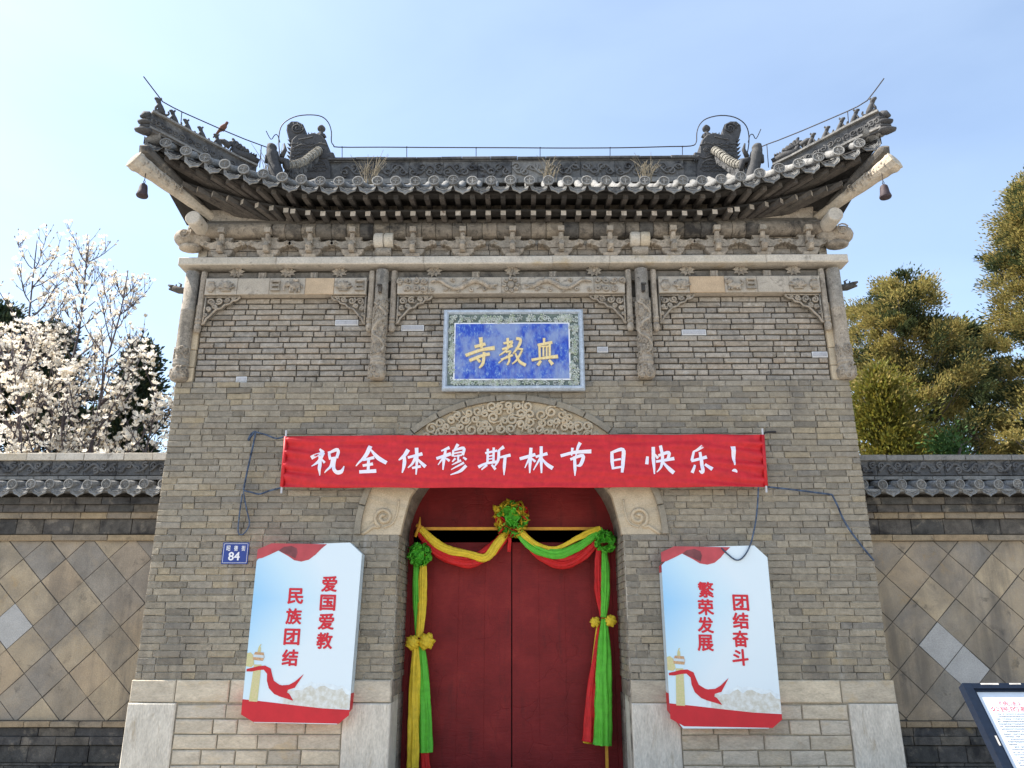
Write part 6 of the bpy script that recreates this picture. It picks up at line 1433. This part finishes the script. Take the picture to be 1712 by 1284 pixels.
def magnolia(ub, vb, ut, vt, y_, n_br, seed, lab, r0, dense_v, spread):
    top = P(ut, vt, y_); b_ = P(ub, vb, y_); dv = (top - b_); base = b_ - dv * (b_.z / max(.1, dv.z)) ; base.z = 0
    base = V(lerp(b_.x, base.x, .4), y_, 0)
    t_ = thing('magnolia_tree', lab, 'magnolia', base, 'white magnolias behind the left wall')
    q, tips = branch_tree(base, top, 0, n_br, seed, spread, r0, 7); q.build('trunk', M['twig'], t_, smooth=True)
    zd = PZ(dense_v, y_, 130); zt_ = top.z
    dens = lambda z: .66 if z < zd else max(.46, .72 - .36 * (z - zd) / (zt_ - zd))
    extra = []; r2 = random.Random(seed + 1)
    for p, d, f_ in tips:
        if p.z < zd + .2:
            for k in range(1): extra.append((p + V(r2.uniform(-.16, .16), r2.uniform(-.16, .16), r2.uniform(-.14, .14)), d, f_))
    Vv, Ff, bv, bf = blossoms(tips + extra, seed, dens, .074)
    nV, nF = len(Vv), len(Ff); me = bpy.data.meshes.new('crown'); me.from_pydata([tuple(v) for v in Vv + bv], [], Ff + [tuple(i + nV for i in f_) for f_ in bf]); me.materials.append(M['petal']); me.materials.append(M['bud'])
    me.polygons.foreach_set('material_index', [0] * nF + [1] * len(bf)); obj('crown', me, t_)
magnolia(38, 757, 62, 402, 4.2, 46, 1, 'white magnolia at the left edge with the bushiest lower blossom', .075, 560, .30)
magnolia(112, 757, 146, 392, 5.0, 48, 2, 'tallest white magnolia, second from the left, bare at its top', .075, 600, .27)
magnolia(135, 757, 214, 452, 4.0, 44, 3, 'white magnolia with a leaning trunk, third tall one from the left edge', .07, 650, .32)
magnolia(235, 800, 262, 640, 3.6, 22, 4, 'low white magnolia bush beside the gatehouse corner', .05, 600, .42)
magnolia(75, 800, 20, 560, 3.4, 26, 6, 'low spreading white magnolia bush in front at far left', .05, 540, .40)

def conifer(name, base, height, prof, clumps, sprays, seed, lab, cat, mat, mat2=None, spray=(.16, .05), trunk=True, z_lo=.12, grp=None, droop=.0, tr=.16):
    """evergreen: crown radius prof(f) for height fraction f; clumps of flat leaf sprays"""
    rs = np.random.default_rng(seed); t_ = thing(name, lab, cat, base, grp); r2 = random.Random(seed)
    q = MB(); q.tube([base + V(r2.uniform(-.05, .05) * k, r2.uniform(-.05, .05) * k, height * .95 * k / 6) for k in range(7)], [lerp(tr, .02, k / 6) for k in range(7)], 8)
    pos = []; out = []
    for c_ in range(clumps):
        f_ = z_lo + (1 - z_lo) * (rs.random() ** .85); az = rs.random() * 6.283; rad = prof(f_) * (rs.random() ** .45) * (1 + .28 * math.sin(az * 3 + f_ * 9 + seed)); pos.append((base.x + rad * math.cos(az), base.y + rad * math.sin(az), base.z + height * f_)); out.append((math.cos(az), math.sin(az), .55))
        if c_ % 4 == 0:
            z0 = height * max(.05, f_ - .14); q.tube([base + V(0, 0, z0), base + V(rad * .55 * math.cos(az), rad * .55 * math.sin(az), z0 + (height * f_ - z0) * .5), V(*pos[-1])], [.045 * (1.15 - f_), .028 * (1.15 - f_), .006], 5)
    q.build('trunk', M['bark'], t_, smooth=True)
    pos = np.array(pos); out = np.array(out); n = clumps * sprays
    csz = rs.uniform(.16, .36, clumps) * (1 if height > 4 else .55); cid = np.repeat(np.arange(clumps), sprays)
    off = rs.normal(size=(n, 3)); off /= np.linalg.norm(off, axis=1)[:, None]; off *= (rs.random((n, 1)) ** .6); st_ = rs.uniform(.5, 1.5, (clumps, 3)); st_[:, 2] *= .8; off *= st_[cid]; off += out[cid] * np.array([1, 1, .35]) * (rs.random((n, 1)) - .4) * .9
    ctr = pos[cid] + off * csz[cid][:, None] * 1.15
    d = out[cid] * .55 + off * .9 + rs.normal(size=(n, 3)) * .35 + np.array([0, 0, .35 - droop]); d /= np.linalg.norm(d, axis=1)[:, None]
    sd_ = np.cross(d, rs.normal(size=(n, 3))); sd_ /= np.linalg.norm(sd_, axis=1)[:, None]
    l_ = rs.uniform(.6, 1.3, n)[:, None] * spray[0]; w = rs.uniform(.6, 1.3, n)[:, None] * spray[1]
    v = np.stack([ctr - d * l_ * .5, ctr + sd_ * w - d * l_ * .05, ctr + d * l_ * .6, ctr - sd_ * w - d * l_ * .05], 1).reshape(-1, 3); f_ = np.arange(n * 4).reshape(-1, 4)
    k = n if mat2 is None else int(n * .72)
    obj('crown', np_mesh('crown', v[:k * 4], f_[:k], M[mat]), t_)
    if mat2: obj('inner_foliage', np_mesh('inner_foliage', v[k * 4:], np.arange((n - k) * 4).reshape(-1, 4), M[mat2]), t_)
def at(u, y_, v=620): p = P(u, v, y_); return V(p.x, y_, 0)
def htop(u, v, y_): return P(u, v, y_).z
crownA = lambda f_: 1.35 * math.sqrt(max(0, 1 - (abs(f_ - .52) / .5) ** 4)) + .05
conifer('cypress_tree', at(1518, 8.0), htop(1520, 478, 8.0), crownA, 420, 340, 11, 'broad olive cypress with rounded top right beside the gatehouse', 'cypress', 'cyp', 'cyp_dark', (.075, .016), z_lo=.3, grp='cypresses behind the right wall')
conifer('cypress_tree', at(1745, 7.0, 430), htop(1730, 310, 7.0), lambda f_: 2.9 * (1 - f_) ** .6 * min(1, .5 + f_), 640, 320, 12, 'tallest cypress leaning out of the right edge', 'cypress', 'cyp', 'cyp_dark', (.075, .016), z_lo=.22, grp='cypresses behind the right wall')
conifer('cypress_tree', at(1625, 11.0), htop(1625, 545, 11.0), lambda f_: 1.7 * math.sin(min(1, f_ * 1.0) * math.pi) ** .5 + .1, 230, 150, 13, 'dark cypress set back between the two larger cypresses', 'cypress', 'cyp_dark', None, (.14, .03), z_lo=.25, grp='cypresses behind the right wall')
conifer('cypress_tree', at(1478, 3.6, 690), htop(1475, 622, 3.6), lambda f_: .82 * math.sin(min(1, f_ * .97 + .03) * math.pi) ** .5, 200, 150, 14, 'low golden green cypress tight against the gatehouse corner', 'cypress', 'cyp_gold', 'cyp', (.08, .018), z_lo=.3, grp='cypresses behind the right wall')
conifer('young_conifer', at(1585, 2.6, 740), htop(1585, 722, 2.6), lambda f_: .34 * (1 - f_), 60, 60, 15, 'tiny bright green conifer tip just above the right wall', 'conifer', 'green', None, (.07, .02), z_lo=.4, tr=.05)
conifer('dark_conifer', at(236, 5.6), htop(238, 585, 5.6), lambda f_: 1.15 * (1 - f_) ** .8, 240, 150, 16, 'dark conical evergreen behind magnolia blossom next to the gatehouse', 'conifer', 'conifer', None, (.10, .024), z_lo=.3, grp='dark evergreens behind the left wall')
conifer('dark_conifer', at(78, 8.5), htop(80, 545, 8.5), lambda f_: 1.35 * math.sin(min(1, f_ * .98 + .02) * math.pi) ** .5, 240, 150, 17, 'dark rounded evergreen behind the leftmost magnolias', 'conifer', 'conifer', None, (.12, .026), z_lo=.3, grp='dark evergreens behind the left wall')
conifer('dark_conifer', at(-15, 8.0), htop(-5, 520, 8.0), lambda f_: 1.2 * math.sin(min(1, f_ * .98 + .02) * math.pi) ** .5, 170, 150, 18, 'dark evergreen cut by the left edge of the view', 'conifer', 'conifer', None, (.12, .026), z_lo=.3, grp='dark evergreens behind the left wall')
conifer('dark_conifer', at(160, 9.5), htop(160, 690, 9.5), lambda f_: 1.5 * math.sin(min(1, f_ * .95 + .05) * math.pi) ** .4, 200, 150, 19, 'low dark evergreen mass between the magnolia trunks', 'conifer', 'conifer', 'green', (.12, .026), z_lo=.3, grp='dark evergreens behind the left wall')
